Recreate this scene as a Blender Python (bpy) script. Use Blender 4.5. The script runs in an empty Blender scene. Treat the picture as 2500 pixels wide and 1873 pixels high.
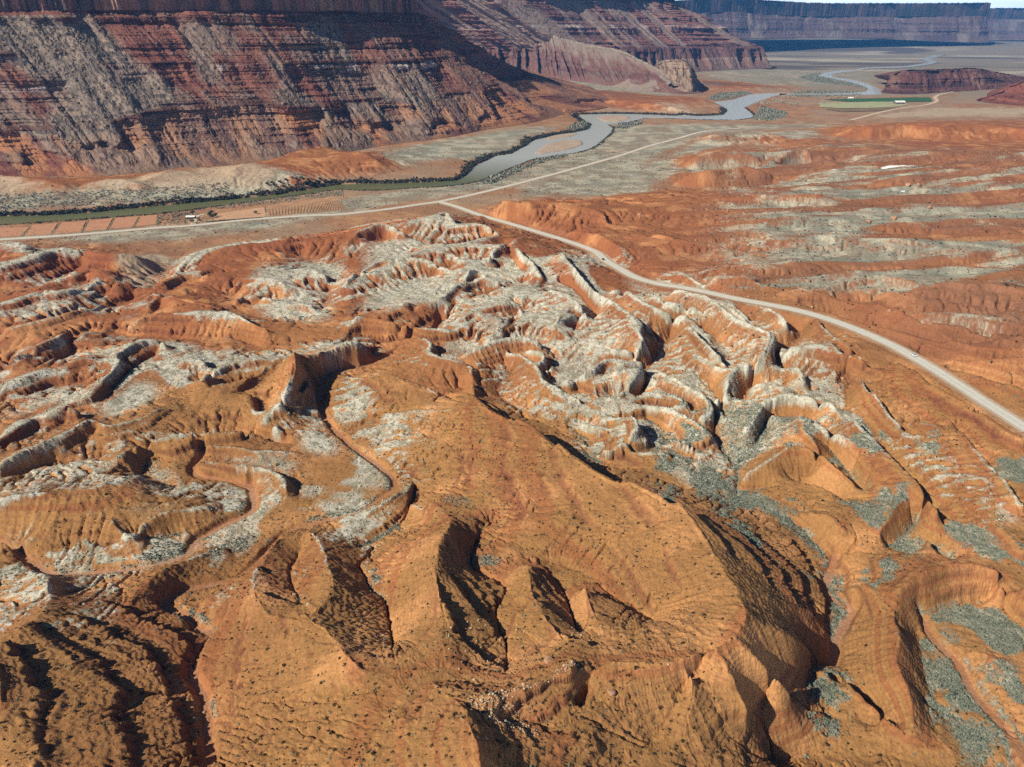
import bpy, bmesh, math, random
import numpy as np
from mathutils import Vector

random.seed(7)
RNG = np.random.default_rng(11)
S = bpy.context.scene
C = S.collection

# ------------------------------------------------------------------ camera
H = 220.0                         # drone height above the river plain (m)
F = 1752.0                        # focal length in photo pixels (photo 2500 x 1873)
PITCH = math.radians(26.3)
cam_d = bpy.data.cameras.new('camera')
cam = bpy.data.objects.new('camera', cam_d)
C.objects.link(cam)
cam.location = (0, 0, H)
cam.rotation_euler = (math.pi / 2 - PITCH, 0, 0)
cam_d.sensor_width = 36.0
cam_d.lens = 36.0 * F / 2500.0
cam_d.clip_start = 1.0
cam_d.clip_end = 80000.0
S.camera = cam

# ------------------------------------------------------------------ sun, sky, exposure
SUN_EL = math.radians(37.0)
SUN_AZ = math.atan2(-0.85, -0.53)           # sun stands to the left and a little behind the camera
w = bpy.data.worlds.new('World')
S.world = w
w.use_nodes = True
nt = w.node_tree
nt.nodes.clear()
sky = nt.nodes.new('ShaderNodeTexSky')
sky.sky_type = 'NISHITA'
sky.sun_disc = False
sky.sun_elevation = SUN_EL
sky.sun_rotation = SUN_AZ
sky.air_density = 0.35
sky.dust_density = 0.6
sky.ozone_density = 1.5
bg = nt.nodes.new('ShaderNodeBackground')
bg.inputs['Strength'].default_value = 0.05
wo = nt.nodes.new('ShaderNodeOutputWorld')
nt.links.new(sky.outputs[0], bg.inputs['Color'])
# thin bright cloud low over the horizon
tc = nt.nodes.new('ShaderNodeTexCoord')
sx = nt.nodes.new('ShaderNodeSeparateXYZ')
nt.links.new(tc.outputs['Generated'], sx.inputs[0])
cn = nt.nodes.new('ShaderNodeTexNoise')
cn.inputs['Scale'].default_value = 3.0
cn.inputs['Detail'].default_value = 6.0
cm = nt.nodes.new('ShaderNodeMapping')
cm.inputs['Scale'].default_value = (1, 1, 4)
nt.links.new(tc.outputs['Generated'], cm.inputs[0])
nt.links.new(cm.outputs[0], cn.inputs['Vector'])
r1 = nt.nodes.new('ShaderNodeMapRange')
r1.inputs['From Min'].default_value = 0.20
r1.inputs['From Max'].default_value = 0.50
nt.links.new(cn.outputs['Fac'], r1.inputs['Value'])
r2 = nt.nodes.new('ShaderNodeMapRange')
r2.inputs['From Min'].default_value = 0.13
r2.inputs['From Max'].default_value = 0.03
nt.links.new(sx.outputs['Z'], r2.inputs['Value'])
mm = nt.nodes.new('ShaderNodeMath')
mm.operation = 'MULTIPLY'
nt.links.new(r1.outputs[0], mm.inputs[0])
nt.links.new(r2.outputs[0], mm.inputs[1])
bc = nt.nodes.new('ShaderNodeBackground')
bc.inputs['Color'].default_value = (1.0, 1.0, 0.96, 1)
bc.inputs['Strength'].default_value = 1.7
ms = nt.nodes.new('ShaderNodeMixShader')
nt.links.new(mm.outputs[0], ms.inputs[0])
nt.links.new(bg.outputs[0], ms.inputs[1])
nt.links.new(bc.outputs[0], ms.inputs[2])
nt.links.new(ms.outputs[0], wo.inputs['Surface'])
sd = bpy.data.lights.new('sun', 'SUN')
sd.energy = 5.0
sd.angle = math.radians(0.5)
sd.color = (1.0, 0.91, 0.74)
so = bpy.data.objects.new('sun', sd)
C.objects.link(so)
to_sun = Vector((math.sin(SUN_AZ) * math.cos(SUN_EL), math.cos(SUN_AZ) * math.cos(SUN_EL), math.sin(SUN_EL)))
so.rotation_euler = to_sun.to_track_quat('Z', 'Y').to_euler()
so.location = (-300, -150, 700)
S.view_settings.view_transform = 'Standard'
S.view_settings.look = 'None'
S.view_settings.exposure = 0.30
S.view_settings.gamma = 1.0
S.view_settings.use_curve_mapping = False
S.cycles.max_bounces = 5
S.cycles.diffuse_bounces = 1
S.cycles.volume_bounces = 1
S.cycles.use_denoising = False

# ------------------------------------------------------------------ photo survey: pixels to points
VIEWS = {'F': (0, 0, 1.0),
         'A1': (0, 0, 2.633), 'A2': (830, 0, 2.633), 'A3': (1660, 0, 2.633),
         'B1': (0, 620, 2.633), 'B2': (830, 620, 2.633), 'B3': (1660, 620, 2.633),
         'C1': (0, 1250, 2.633), 'C2': (830, 1250, 2.633), 'C3': (1660, 1250, 2.633),
         'T1': (0, 0, 1.7696), 'T2': (1250, 0, 1.7696), 'T3': (0, 480, 1.7696), 'T4': (1250, 480, 1.7696),
         'T5': (0, 1100, 1.7696), 'T6': (1250, 1100, 1.0168)}
CP, SP = math.cos(PITCH), math.sin(PITCH)


def full(v, pts):
    x0, y0, s = VIEWS[v]
    a = np.array(pts, float)
    return np.stack([x0 + a[:, 0] / s, y0 + a[:, 1] / s], 1)


def ray(px, py):
    a = (px - 1250.0) / F
    b = (py - 936.5) / F
    return a, CP - b * SP, -SP - b * CP        # direction x, y, z


def ground_pt(px, py, z):
    dx, dy, dz = ray(px, py)
    t = (z - H) / dz
    return np.stack([dx * t, dy * t, np.broadcast_to(z, np.shape(t)) * 1.0], -1)


def spline(P, n=8):
    """Catmull-Rom through the rows of P."""
    P = np.asarray(P, float)
    if len(P) < 3:
        t = np.linspace(0, 1, n + 1)[:, None]
        return P[0] * (1 - t) + P[-1] * t
    Q = np.vstack([2 * P[0] - P[1], P, 2 * P[-1] - P[-2]])
    out = []
    t = np.linspace(0, 1, n, endpoint=False)[:, None]
    for i in range(1, len(Q) - 2):
        a, b, c, d = Q[i - 1], Q[i], Q[i + 1], Q[i + 2]
        out.append(0.5 * (2 * b + (c - a) * t + (2 * a - 5 * b + 4 * c - d) * t ** 2 + (3 * b - a - 3 * c + d) * t ** 3))
    out.append(P[-1:])
    return np.vstack(out)


def line3(v, pts, z):
    """A traced line of the photograph with heights -> world polyline."""
    f = full(v, pts)
    n = len(f)
    if np.isscalar(z):
        zz = np.full(n, float(z))
    elif len(z) == n:
        zz = np.array(z, float)
    else:
        zz = np.interp(np.linspace(0, 1, n), np.linspace(0, 1, len(z)), z)
    q = spline(np.column_stack([f, zz]), 8)
    return ground_pt(q[:, 0], q[:, 1], q[:, 2])


def poly2(v, pts, z=4.0):
    f = full(v, pts)
    return ground_pt(f[:, 0], f[:, 1], z)[:, :2]


LINES = []
CREST = []
SRC = []


def squeeze(z):
    z = np.asarray(z, float)
    return np.where(z > 36, 32.85 + 0.6 * (z - 36), np.where(z > 15, 15 + 0.85 * (z - 15), z))


def R(v, z, *pts):
    if v in ('T2', 'A2'):
        k = 1.5 if v == 'T2' else 1.12
        z = [a * k if a > 9 else a for a in np.broadcast_to(z, len(pts) if np.isscalar(z) else len(z))]
    CREST.append((v, float(np.mean(z)), full(v, pts).mean(0)))
    SRC.append(len(LINES))
    LINES.append(line3(v, pts, z if v == 'A3' else list(np.atleast_1d(squeeze(z))) if not np.isscalar(z) else z))


# ------------------------------------------------------------------ noise on arrays
def hash2(ix, iy, seed=0):
    h = (ix.astype(np.int64) * 374761393 + iy.astype(np.int64) * 668265263 + seed * 1274126177) & 0xFFFFFFFF
    h = ((h ^ (h >> 13)) * 1274126177) & 0xFFFFFFFF
    return ((h ^ (h >> 16)) & 0xFFFF).astype(np.float32) / 65535.0


def vnoise(x, y, seed=0):
    ix = np.floor(x).astype(np.int32)
    iy = np.floor(y).astype(np.int32)
    fx = (x - ix).astype(np.float32)
    fy = (y - iy).astype(np.float32)
    fx = fx * fx * fx * (fx * (fx * 6 - 15) + 10)
    fy = fy * fy * fy * (fy * (fy * 6 - 15) + 10)
    a = hash2(ix, iy, seed)
    b = hash2(ix + 1, iy, seed)
    c = hash2(ix, iy + 1, seed)
    d = hash2(ix + 1, iy + 1, seed)
    return (a + (b - a) * fx) * (1 - fy) + (c + (d - c) * fx) * fy


def fbm(x, y, oct=4, seed=0, gain=0.5):
    s = 0
    a = 1.0
    n = 0
    for k in range(oct):
        s = s + a * vnoise(x * 2.03 ** k + 17.3 * k, y * 2.03 ** k - 9.1 * k, seed + k)
        n += a
        a *= gain
    return s / n


def sstep(a, b, x):
    t = np.clip((x - a) / (b - a), 0, 1)
    return t * t * (3 - 2 * t)


def gully(x, y, dx, dy, wl, seed=0):
    """Stripes that run along the fall line: (dx,dy) is the unit direction across the slope. Returns -1..1."""
    px = x / wl
    py = y / wl
    ix = np.floor(px).astype(np.int32)
    iy = np.floor(py).astype(np.int32)
    fx = (px - ix).astype(np.float32)
    fy = (py - iy).astype(np.float32)
    va = np.zeros_like(fx)
    wt = np.zeros_like(fx)
    for i in (-1, 0, 1, 2):
        for j in (-1, 0, 1, 2):
            jx = ix + i
            jy = iy + j
            qx = fx - i - hash2(jx, jy, seed) * 0.8 + 0.4
            qy = fy - j - hash2(jx, jy, seed + 5) * 0.8 + 0.4
            wgt = np.exp(-2.2 * (qx * qx + qy * qy))
            va += wgt * np.cos(6.2832 * (qx * dx + qy * dy) + 6.28 * hash2(jx, jy, seed + 9) * 0.35)
            wt += wgt
    return va / wt


# ------------------------------------------------------------------ materials
MATS = {}


def surf(name, col=None, rough=0.95, attr=None, var=0.25, scale=1.0, bump=0.0, bscale=None, metal=0.0, spec=0.15, streak=None):
    m = bpy.data.materials.new(name)
    m.use_nodes = True
    t = m.node_tree
    b = t.nodes['Principled BSDF']
    b.inputs['Roughness'].default_value = rough
    b.inputs['Metallic'].default_value = metal
    b.inputs['Specular IOR Level'].default_value = spec
    geo = t.nodes.new('ShaderNodeNewGeometry')
    if attr:
        a = t.nodes.new('ShaderNodeAttribute')
        a.attribute_name = attr
        src = a.outputs['Color']
    else:
        rgb = t.nodes.new('ShaderNodeRGB')
        rgb.outputs[0].default_value = (*col, 1)
        src = rgb.outputs[0]
    if var > 0:
        for k, (sc, amt) in enumerate(((scale, var), (scale * 4.7, var * 0.8))):
            nz = t.nodes.new('ShaderNodeTexNoise')
            nz.inputs['Scale'].default_value = sc
            nz.inputs['Detail'].default_value = 4.0
            nz.inputs['Roughness'].default_value = 0.65
            t.links.new(geo.outputs['Position'], nz.inputs['Vector'])
            mr = t.nodes.new('ShaderNodeMapRange')
            mr.inputs['From Min'].default_value = 0.28
            mr.inputs['From Max'].default_value = 0.72
            mr.inputs['To Min'].default_value = 1 - amt
            mr.inputs['To Max'].default_value = 1 + amt
            t.links.new(nz.outputs['Fac'], mr.inputs['Value'])
            mx = t.nodes.new('ShaderNodeVectorMath')
            mx.operation = 'SCALE'
            t.links.new(src, mx.inputs[0])
            t.links.new(mr.outputs[0], mx.inputs['Scale'])
            src = mx.outputs[0]
    t.links.new(src, b.inputs['Base Color'])
    if bump > 0:
        last = None
        for sc_, dist in ((bscale or scale, bump), ((bscale or scale) * 0.22, bump * 2.4)):
          nz = t.nodes.new('ShaderNodeTexNoise')
          nz.inputs['Scale'].default_value = sc_
          nz.inputs['Detail'].default_value = 6.0
          nz.inputs['Roughness'].default_value = 0.7
          t.links.new(geo.outputs['Position'], nz.inputs['Vector'])
          bp = t.nodes.new('ShaderNodeBump')
          bp.inputs['Strength'].default_value = 1.0
          bp.inputs['Distance'].default_value = dist
          t.links.new(nz.outputs['Fac'], bp.inputs['Height'])
          if last is not None:
              t.links.new(last, bp.inputs['Normal'])
          last = bp.outputs[0]
        t.links.new(last, b.inputs['Normal'])
    MATS[name] = m
    return m


# ------------------------------------------------------------------ object helpers
def tag(o, label=None, cat=None, group=None, kind=None):
    if label:
        o['label'] = label
    if cat:
        o['category'] = cat
    if group:
        o['group'] = group
    if kind:
        o['kind'] = kind
    return o


def mesh_np(name, verts, faces, mat, smooth=False, parent=None, cols=None):
    """verts (n,3), faces (m,3 or 4) arrays -> one linked mesh object."""
    verts = np.ascontiguousarray(verts, dtype=np.float32)
    faces = np.ascontiguousarray(faces, dtype=np.int32)
    me = bpy.data.meshes.new(name)
    k = faces.shape[1]
    me.vertices.add(len(verts))
    me.vertices.foreach_set('co', verts.ravel())
    me.loops.add(faces.size)
    me.loops.foreach_set('vertex_index', faces.ravel())
    me.polygons.add(len(faces))
    me.polygons.foreach_set('loop_start', np.arange(0, faces.size, k, dtype=np.int32))
    me.polygons.foreach_set('loop_total', np.full(len(faces), k, dtype=np.int32))
    me.polygons.foreach_set('use_smooth', np.full(len(faces), smooth, dtype=bool))
    if cols is not None:
        at = me.color_attributes.new('albedo', 'FLOAT_COLOR', 'POINT')
        c4 = np.ones((len(verts), 4), np.float32)
        c4[:, :3] = cols
        at.data.foreach_set('color', c4.ravel())
    me.materials.append(mat)
    me.update(calc_edges=True)
    o = bpy.data.objects.new(name, me)
    C.objects.link(o)
    if parent is not None:
        o.parent = parent
    return o


def grid_faces(nr, nc):
    i = np.arange(nr - 1)[:, None] * nc + np.arange(nc - 1)[None, :]
    return np.stack([i, i + 1, i + nc + 1, i + nc], -1).reshape(-1, 4)


def empty(name, loc, rz=0.0):
    o = bpy.data.objects.new(name, None)
    C.objects.link(o)
    o.location = loc
    o.rotation_euler = (0, 0, rz)
    return o
# ------------------------------------------------------------------ traced relief: crests, washes, rims
# foreground hill
R('C1', [50, 54, 60, 62, 68, 74], (1640, 530), (1700, 640), (1880, 680), (1990, 690), (2150, 800), (2212, 870))
R('C2', [74, 76, 76, 75, 76, 78, 82, 86, 89, 92, 95, 96], (0, 868), (100, 980), (150, 1010), (270, 1040), (420, 1045), (520, 1050), (600, 1110), (700, 1180), (800, 1260), (830, 1380), (880, 1490), (905, 1640))
R('C1', [50, 44, 38, 32, 27], (1640, 530), (1620, 440), (1660, 350), (1760, 220), (1830, 130))
R('C2', [40, 48, 56, 60, 66, 70, 72, 72, 74, 75, 78], (720, 40), (700, 100), (640, 200), (630, 290), (612, 400), (640, 560), (670, 650), (690, 750), (680, 850), (610, 930), (520, 1050))
R('T5', [62, 57, 50, 44, 39, 33, 28], (1330, 720), (1420, 640), (1440, 560), (1420, 500), (1400, 440), (1370, 380), (1330, 350))
R('C1', [46, 38, 34, 30, 27], (1950, 600), (1880, 480), (1860, 380), (1900, 300), (1960, 180))
R('C2', [58, 48, 40, 36, 34, 32, 30, 27, 25], (340, 860), (320, 700), (290, 560), (200, 500), (150, 400), (110, 330), (200, 280), (300, 180), (430, 100))
R('C2', [50, 55, 60, 66, 70, 74, 78, 82], (1210, 330), (1215, 420), (1250, 560), (1310, 660), (1400, 770), (1460, 870), (1490, 920), (1500, 950))
R('C2', [82, 82, 80, 80, 80, 81, 84, 87], (1500, 950), (1480, 1030), (1380, 1060), (1290, 1100), (1180, 1155), (1050, 1185), (940, 1235), (800, 1262))
R('C2', [72, 62, 52, 45, 39, 33, 29], (1060, 1060), (1075, 880), (1000, 650), (1070, 480), (850, 370), (870, 200), (960, 60))
R('C2', [56, 60, 66, 70], (1570, 480), (1600, 600), (1680, 740), (1720, 860))
R('C2', [58, 50, 42, 38], (1540, 800), (1500, 680), (1460, 560), (1390, 440))
R('C2', [54, 48, 45, 42, 39, 37], (2030, 700), (2000, 680), (1870, 590), (1740, 530), (1560, 390), (1330, 330))
# cliff foot below the knob and slope in front of it
R('C2', [81, 74, 71, 70, 70, 70], (1000, 1330), (1200, 1345), (1380, 1395), (1510, 1335), (1640, 1195), (1755, 1185))
R('C2', [80, 78, 76], (1560, 970), (1640, 990), (1790, 1000))
R('C2', [74, 70, 66, 64], (1640, 1010), (1600, 1100), (1560, 1200), (1530, 1280))
R('C2', [81, 76, 73, 68], (1180, 1560), (1330, 1480), (1500, 1465), (1680, 1540))
R('C2', [91, 81, 71, 61], (940, 1640), (1150, 1640), (1500, 1630), (1900, 1640))
R('C2', [67, 65, 62, 60], (2195, 1165), (2130, 1280), (2060, 1390), (1990, 1480))
# the long diagonal ridge
R('B2', [24, 28, 32, 36, 39, 42, 46, 52, 57, 61, 64], (700, 880), (830, 905), (900, 950), (1000, 1010), (1130, 1060), (1240, 1110), (1350, 1190), (1500, 1290), (1690, 1400), (1900, 1480), (2080, 1560))
R('T6', [65, 68, 71, 74, 76, 76, 76, 77, 78], (415, 122), (480, 210), (530, 300), (570, 370), (582, 412), (550, 465), (500, 490), (400, 525), (250, 530))
R('F', [15, 17, 18, 20, 22, 24], (1120, 950), (1230, 985), (1330, 1035), (1430, 1085), (1560, 1140), (1680, 1195))
R('T6', [24, 21, 20, 19, 19, 19, 20, 20], (440, 85), (560, 130), (690, 170), (760, 240), (795, 300), (790, 350), (835, 395), (800, 450))
R('T6', [20, 21, 25, 33, 40, 46, 49], (800, 450), (790, 520), (745, 535), (720, 590), (660, 605), (600, 640), (590, 690))
R('C3', [48, 50, 55, 58], (470, 1390), (380, 1430), (220, 1560), (90, 1640))
R('C3', [74, 71, 68, 66, 64], (300, 850), (200, 910), (110, 1010), (40, 1120), (0, 1190))
R('T3', [22, 24, 26, 27, 26, 24], (1480, 770), (1560, 775), (1650, 765), (1740, 790), (1830, 825), (1950, 870))
for zz, pts in (((72, 54, 33), [(500, 250), (600, 285), (710, 305)]), ((74, 55, 33), [(560, 340), (655, 370), (745, 400)]), ((75, 56, 34), [(580, 415), (690, 460), (745, 500)]),
                ((76, 64, 51), [(555, 470), (640, 545), (690, 600)]), ((76, 67, 60), [(510, 495), (565, 600), (585, 655)]), ((76, 69, 63), [(440, 540), (450, 620), (430, 700)])):
    R('T6', list(zz), *pts)
# left ridge and dark gullied slope
R('C1', [74, 71, 65, 58, 50, 43, 36, 31, 28], (-60, 920), (0, 888), (100, 800), (200, 712), (268, 640), (302, 560), (310, 470), (280, 400), (190, 365))
R('C1', [40, 34, 26, 20], (-260, 1000), (-160, 760), (-60, 560), (30, 420))
R('C1', [29, 31, 33, 34, 35, 35], (1330, 245), (1180, 315), (1090, 350), (990, 410), (920, 490), (870, 600))
R('C1', [35, 37, 40, 46, 52], (870, 610), (700, 570), (560, 590), (430, 620), (290, 632))
R('C1', [24, 26, 28, 30], (620, 480), (480, 500), (400, 540), (330, 600))
for a, b, pts in ((55, 34, [(290, 775), (560, 782), (830, 790), (1000, 740), (1160, 690)]), (68, 38, [(90, 930), (480, 955), (800, 915), (1010, 890), (1200, 850)]),
                  (71, 41, [(60, 1070), (400, 1065), (700, 1040), (980, 1000), (1190, 960)]), (72, 43, [(60, 1160), (480, 1190), (760, 1165), (1000, 1120), (1210, 1110)]),
                  (69, 45, [(200, 1350), (520, 1330), (760, 1280), (900, 1190), (1240, 1170)]), (70, 47, [(60, 1640), (480, 1590), (760, 1500), (1000, 1440), (1270, 1310)])):
    R('C1', [a, (a + b) / 2 + 1, b], *pts)
R('C1', [74, 75, 75], (-20, 960), (10, 1060), (0, 1240))
# washes
WASH = []


def W(v, z, *pts):
    LINES.append(line3(v, pts, list(squeeze(z))))
    WASH.append(LINES[-1])


W('C1', [17, 18, 19, 20, 20, 20, 20, 20, 20], (-40, 185), (90, 240), (180, 300), (330, 395), (500, 390), (750, 372), (1000, 340), (1200, 265), (1300, 190))
W('T5', [20, 20, 19, 19, 19, 19, 18], (740, 490), (800, 455), (840, 395), (950, 325), (1080, 262), (1092, 200), (1082, 140))
W('T3', [18, 18, 18, 17, 17], (1085, 1255), (1000, 1228), (870, 1208), (830, 1180), (875, 1120))
W('T3', [17, 17, 16, 16, 17], (875, 1120), (880, 1065), (960, 1062), (1120, 1055), (1240, 1062))
W('T3', [10, 11, 11, 12, 13, 14, 14, 15, 16, 17, 18, 19], (1900, 540), (1860, 600), (1780, 640), (1600, 720), (1430, 760), (1390, 810), (1380, 880), (1400, 950), (1470, 1030), (1540, 1090), (1625, 1150), (1700, 1210))
W('T5', [19, 20, 20, 21, 21, 22, 22, 23, 23], (1705, 120), (1700, 160), (1620, 220), (1540, 270), (1400, 300), (1260, 342), (1190, 395), (1120, 470), (1030, 560))
W('C1', [23, 24, 25, 26, 27, 29, 31, 33, 36, 38, 40], (1520, 430), (1330, 470), (1180, 500), (1080, 570), (1060, 605), (1200, 660), (1260, 745), (1350, 770), (1290, 850), (1240, 950), (1230, 1050))
W('C1', [40, 41, 42, 43, 44], (1230, 1050), (1290, 1140), (1312, 1215), (1330, 1400), (1350, 1640))
R('T5', [24, 28, 29, 28, 26, 24], (1795, 130), (1750, 172), (1700, 195), (1600, 255), (1510, 300), (1440, 340))
R('T5', [21, 22, 23, 24], (1790, 165), (1770, 255), (1660, 365), (1560, 420))
R('T5', [25, 30, 34, 38], (1770, 235), (1830, 245), (1910, 255), (1950, 300))
# left middle
R('T5', [40, 39, 38, 36, 36, 34, 33], (-40, 200), (60, 195), (200, 180), (330, 188), (430, 150), (560, 112), (610, 100))
R('T5', [26, 25, 24, 23, 22, 21], (0, 385), (150, 400), (330, 390), (500, 395), (640, 380), (770, 350))
R('T5', [31, 30, 30, 29, 27], (370, 270), (500, 330), (560, 350), (700, 280), (900, 235))
R('B1', [34, 34, 33, 32, 32, 31, 30, 29, 29], (-30, 1340), (150, 1262), (330, 1200), (480, 1130), (600, 1062), (660, 1100), (780, 1090), (940, 1040), (1050, 985))
R('B1', [21, 20, 20, 19], (0, 1470), (300, 1360), (520, 1330), (660, 1320))
R('B1', [30, 30, 31, 31, 31, 30], (860, 1230), (1060, 1165), (1250, 1130), (1450, 1105), (1640, 1085), (1770, 1080))
R('B1', [22, 21, 20, 19, 18], (960, 1235), (1200, 1190), (1400, 1200), (1640, 1195), (1850, 1220))
R('B1', [29, 26, 24, 23], (780, 1300), (870, 1240), (840, 1380), (1000, 1480))
R('B1', [18, 19, 20], (940, 1290), (1050, 1340), (1150, 1430))
R('B1', [25, 24, 23, 21], (1330, 1230), (1500, 1240), (1700, 1260), (1980, 1290))
R('B1', [24, 26, 27, 26, 24], (1300, 1330), (1500, 1350), (1700, 1370), (1820, 1430), (1840, 1520))
R('B1', [24, 30, 33, 28, 22], (250, 1050), (340, 992), (420, 945), (480, 990), (540, 1040))
R('B1', [20, 18, 18, 18], (170, 1180), (330, 1150), (420, 1090), (560, 1020))
R('B1', [26, 25, 24], (180, 1060), (100, 1130), (0, 1200))
R('B1', [41, 40, 38, 36, 34, 31, 28], (1888, 618), (1905, 700), (1892, 780), (1850, 862), (1800, 955), (1775, 985), (1700, 1060))
R('B1', [41, 35, 33, 32, 31, 31], (1888, 618), (1950, 640), (2010, 642), (2120, 612), (2212, 585), (2300, 540))
R('B2', [31, 30, 30, 30, 29, 28, 27], (90, 410), (160, 398), (300, 425), (420, 440), (520, 470), (640, 480), (700, 490))
R('B2', [17, 15, 13, 12], (140, 530), (300, 560), (420, 545), (560, 520))
R('B1', [17, 15, 14], (1930, 960), (1990, 860), (2120, 760))
R('B1', [26, 27, 27, 27, 26, 25], (500, 930), (570, 895), (650, 830), (720, 760), (772, 690), (740, 648))
R('B1', [26, 26, 26, 25], (740, 645), (880, 565), (1000, 545), (1060, 575))
R('B1', [16, 16, 15, 15, 15], (700, 900), (800, 800), (870, 735), (960, 670), (1060, 615))
R('B1', [22, 26, 27, 25, 22], (1180, 985), (1330, 895), (1480, 855), (1600, 795), (1720, 720))
R('B1', [16, 16, 16], (1290, 820), (1420, 835), (1660, 800))
R('B1', [27, 27, 26, 25], (1300, 800), (1340, 760), (1460, 700), (1700, 670))
R('B1', [28, 28, 27], (1170, 670), (1260, 650), (1310, 690))
R('B1', [24, 27, 28, 28, 28, 27, 25], (820, 440), (1000, 385), (1200, 375), (1400, 365), (1500, 372), (1600, 430), (1710, 480))
R('B1', [12, 13, 14, 15], (760, 520), (1000, 540), (1300, 560), (1560, 560))
R('B1', [22, 26, 26, 25], (930, 300), (1000, 255), (1160, 300), (1390, 350))
R('B1', [26, 28, 31, 28, 26, 25], (-30, 325), (130, 270), (290, 203), (380, 235), (560, 190), (640, 160))
R('B1', [25, 26, 25, 21, 12], (640, 160), (720, 170), (810, 165), (870, 190), (930, 225))
R('B1', [22, 25, 26, 22], (410, 130), (560, 92), (650, 100), (720, 112))
R('B1', [18, 16, 13, 10], (220, 235), (400, 150), (480, 220), (640, 125))
R('T3', [25, 27, 29, 30, 30, 29, 26, 21, 10], (-20, 310), (60, 285), (160, 250), (240, 220), (330, 218), (440, 242), (540, 247), (590, 258), (612, 272))
R('T3', [31, 33, 30, 20, 8], (-20, 200), (60, 192), (125, 208), (165, 232), (200, 242))
R('T3', [10, 9, 7, 5], (-20, 400), (160, 400), (340, 320), (460, 300))
R('B1', [9, 8, 7, 7, 6], (0, 385), (300, 362), (600, 315), (800, 275), (950, 225))
R('B1', [26, 27, 27, 26, 22], (-30, 490), (180, 435), (400, 378), (560, 330), (650, 308))
R('B1', [12, 11, 10, 9], (0, 590), (300, 520), (560, 440), (640, 395))
R('B1', [26, 27, 27, 26, 22], (-30, 700), (140, 625), (300, 560), (450, 500), (570, 490))
R('B1', [12, 12, 11, 10], (0, 815), (200, 725), (400, 690), (560, 560))
R('B1', [23, 24, 24, 23], (0, 865), (150, 800), (240, 765), (400, 745))
R('B1', [22, 26, 27, 24], (370, 770), (480, 685), (600, 640), (660, 665))
R('B1', [15, 14, 14, 15], (-20, 960), (250, 880), (430, 835), (560, 870))
R('B1', [19, 19, 18, 18, 17], (520, 1045), (700, 1050), (850, 960), (1000, 925), (1180, 880))
R('B1', [26, 27, 25], (1600, 910), (1620, 1000), (1680, 1020))
R('B1', [20, 21], (1650, 930), (1740, 960))
R('B1', [16, 17, 18], (1730, 510), (1790, 470), (1880, 580))
R('B1', [13, 13, 13], (1500, 560), (1640, 590), (1700, 640))
# rim of the badlands beside the plain
R('T3', [16, 21, 22, 22, 23, 24, 23, 22], (765, 295), (830, 245), (930, 222), (1030, 208), (1150, 200), (1300, 182), (1400, 172), (1490, 178))
R('T3', [4, 3, 3, 2, 2, 2], (690, 345), (780, 262), (900, 212), (1050, 190), (1250, 172), (1420, 150))
R('T3', [20, 21, 20, 19], (690, 385), (770, 330), (900, 330), (1010, 320))
R('T3', [13, 12, 12], (730, 400), (830, 370), (1000, 350))
R('T3', [23, 25, 24, 23], (640, 480), (690, 420), (800, 440), (920, 465))
R('T3', [4, 5, 6, 7], (690, 370), (640, 420), (520, 480), (440, 550))
R('T3', [9, 9, 9, 9, 10], (1290, 255), (1360, 290), (1430, 330), (1420, 400), (1390, 500))
R('T3', [19, 21, 22, 19], (1060, 380), (1130, 350), (1200, 360), (1240, 390))
R('T3', [19, 22, 22, 20], (1190, 340), (1290, 310), (1370, 315), (1420, 350))
R('T3', [17, 18, 17], (1240, 470), (1300, 460), (1360, 475))
R('T3', [19, 20, 18], (1000, 450), (1070, 420), (1180, 430))
R('T3', [10, 10, 11, 12], (980, 420), (1080, 470), (1180, 450), (1400, 440))
R('T3', [11, 12, 13], (1010, 480), (1150, 530), (1290, 500))
R('T3', [22, 27, 31, 29, 25], (1490, 200), (1560, 152), (1640, 112), (1700, 125), (1745, 158))
R('T3', [2, 2, 2, 2], (1470, 150), (1580, 108), (1680, 98), (1780, 82))
R('T3', [25, 30, 33, 34, 31, 29, 26], (1725, 140), (1800, 102), (1890, 75), (1930, 62), (1980, 110), (2080, 112), (2155, 152))
R('T3', [24, 26, 27, 27, 25], (1770, 215), (1900, 202), (2000, 200), (2100, 172), (2155, 157))
R('T3', [13, 13, 12, 10], (1760, 245), (1900, 230), (2040, 218), (2160, 185))
R('T3', [12, 12, 12], (1560, 210), (1680, 190), (1740, 190))
R('B2', [24, 27, 28, 28, 27, 26], (20, 185), (110, 110), (250, 35), (380, 0), (560, -30), (720, -40))
R('T3', [15, 14, 14], (1540, 380), (1620, 310), (1780, 280))
R('B2', [26, 28, 30, 30, 30, 31, 33, 30, 27], (225, 395), (380, 322), (520, 292), (640, 278), (705, 220), (800, 140), (868, 92), (950, 130), (1045, 172))
R('B2', [16, 15, 14, 13], (460, 395), (640, 345), (740, 270), (900, 215))
R('B2', [13, 13, 13, 13, 14], (205, 365), (300, 280), (450, 200), (620, 132), (720, 85))
R('B2', [24, 25, 26, 26, 25, 23], (95, 150), (200, 102), (330, 62), (500, 22), (640, 62), (700, 85))
R('B2', [26, 28, 26], (720, -10), (790, 30), (860, 30))
R('B2', [16, 15, 14], (870, 50), (960, 60), (1060, 110))
R('B2', [27, 28, 27, 26], (960, 20), (1000, -40), (1080, -80), (1180, -120))
R('B2', [28, 30, 29, 28], (1130, -60), (1180, 0), (1250, 60), (1290, 130))
R('B2', [16, 16, 17], (1060, -60), (1110, 30), (1200, 120))
R('B2', [25, 26, 25], (990, 230), (1110, 215), (1260, 200))
R('B2', [15, 15, 15], (870, 275), (1000, 255), (1180, 180))
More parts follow.
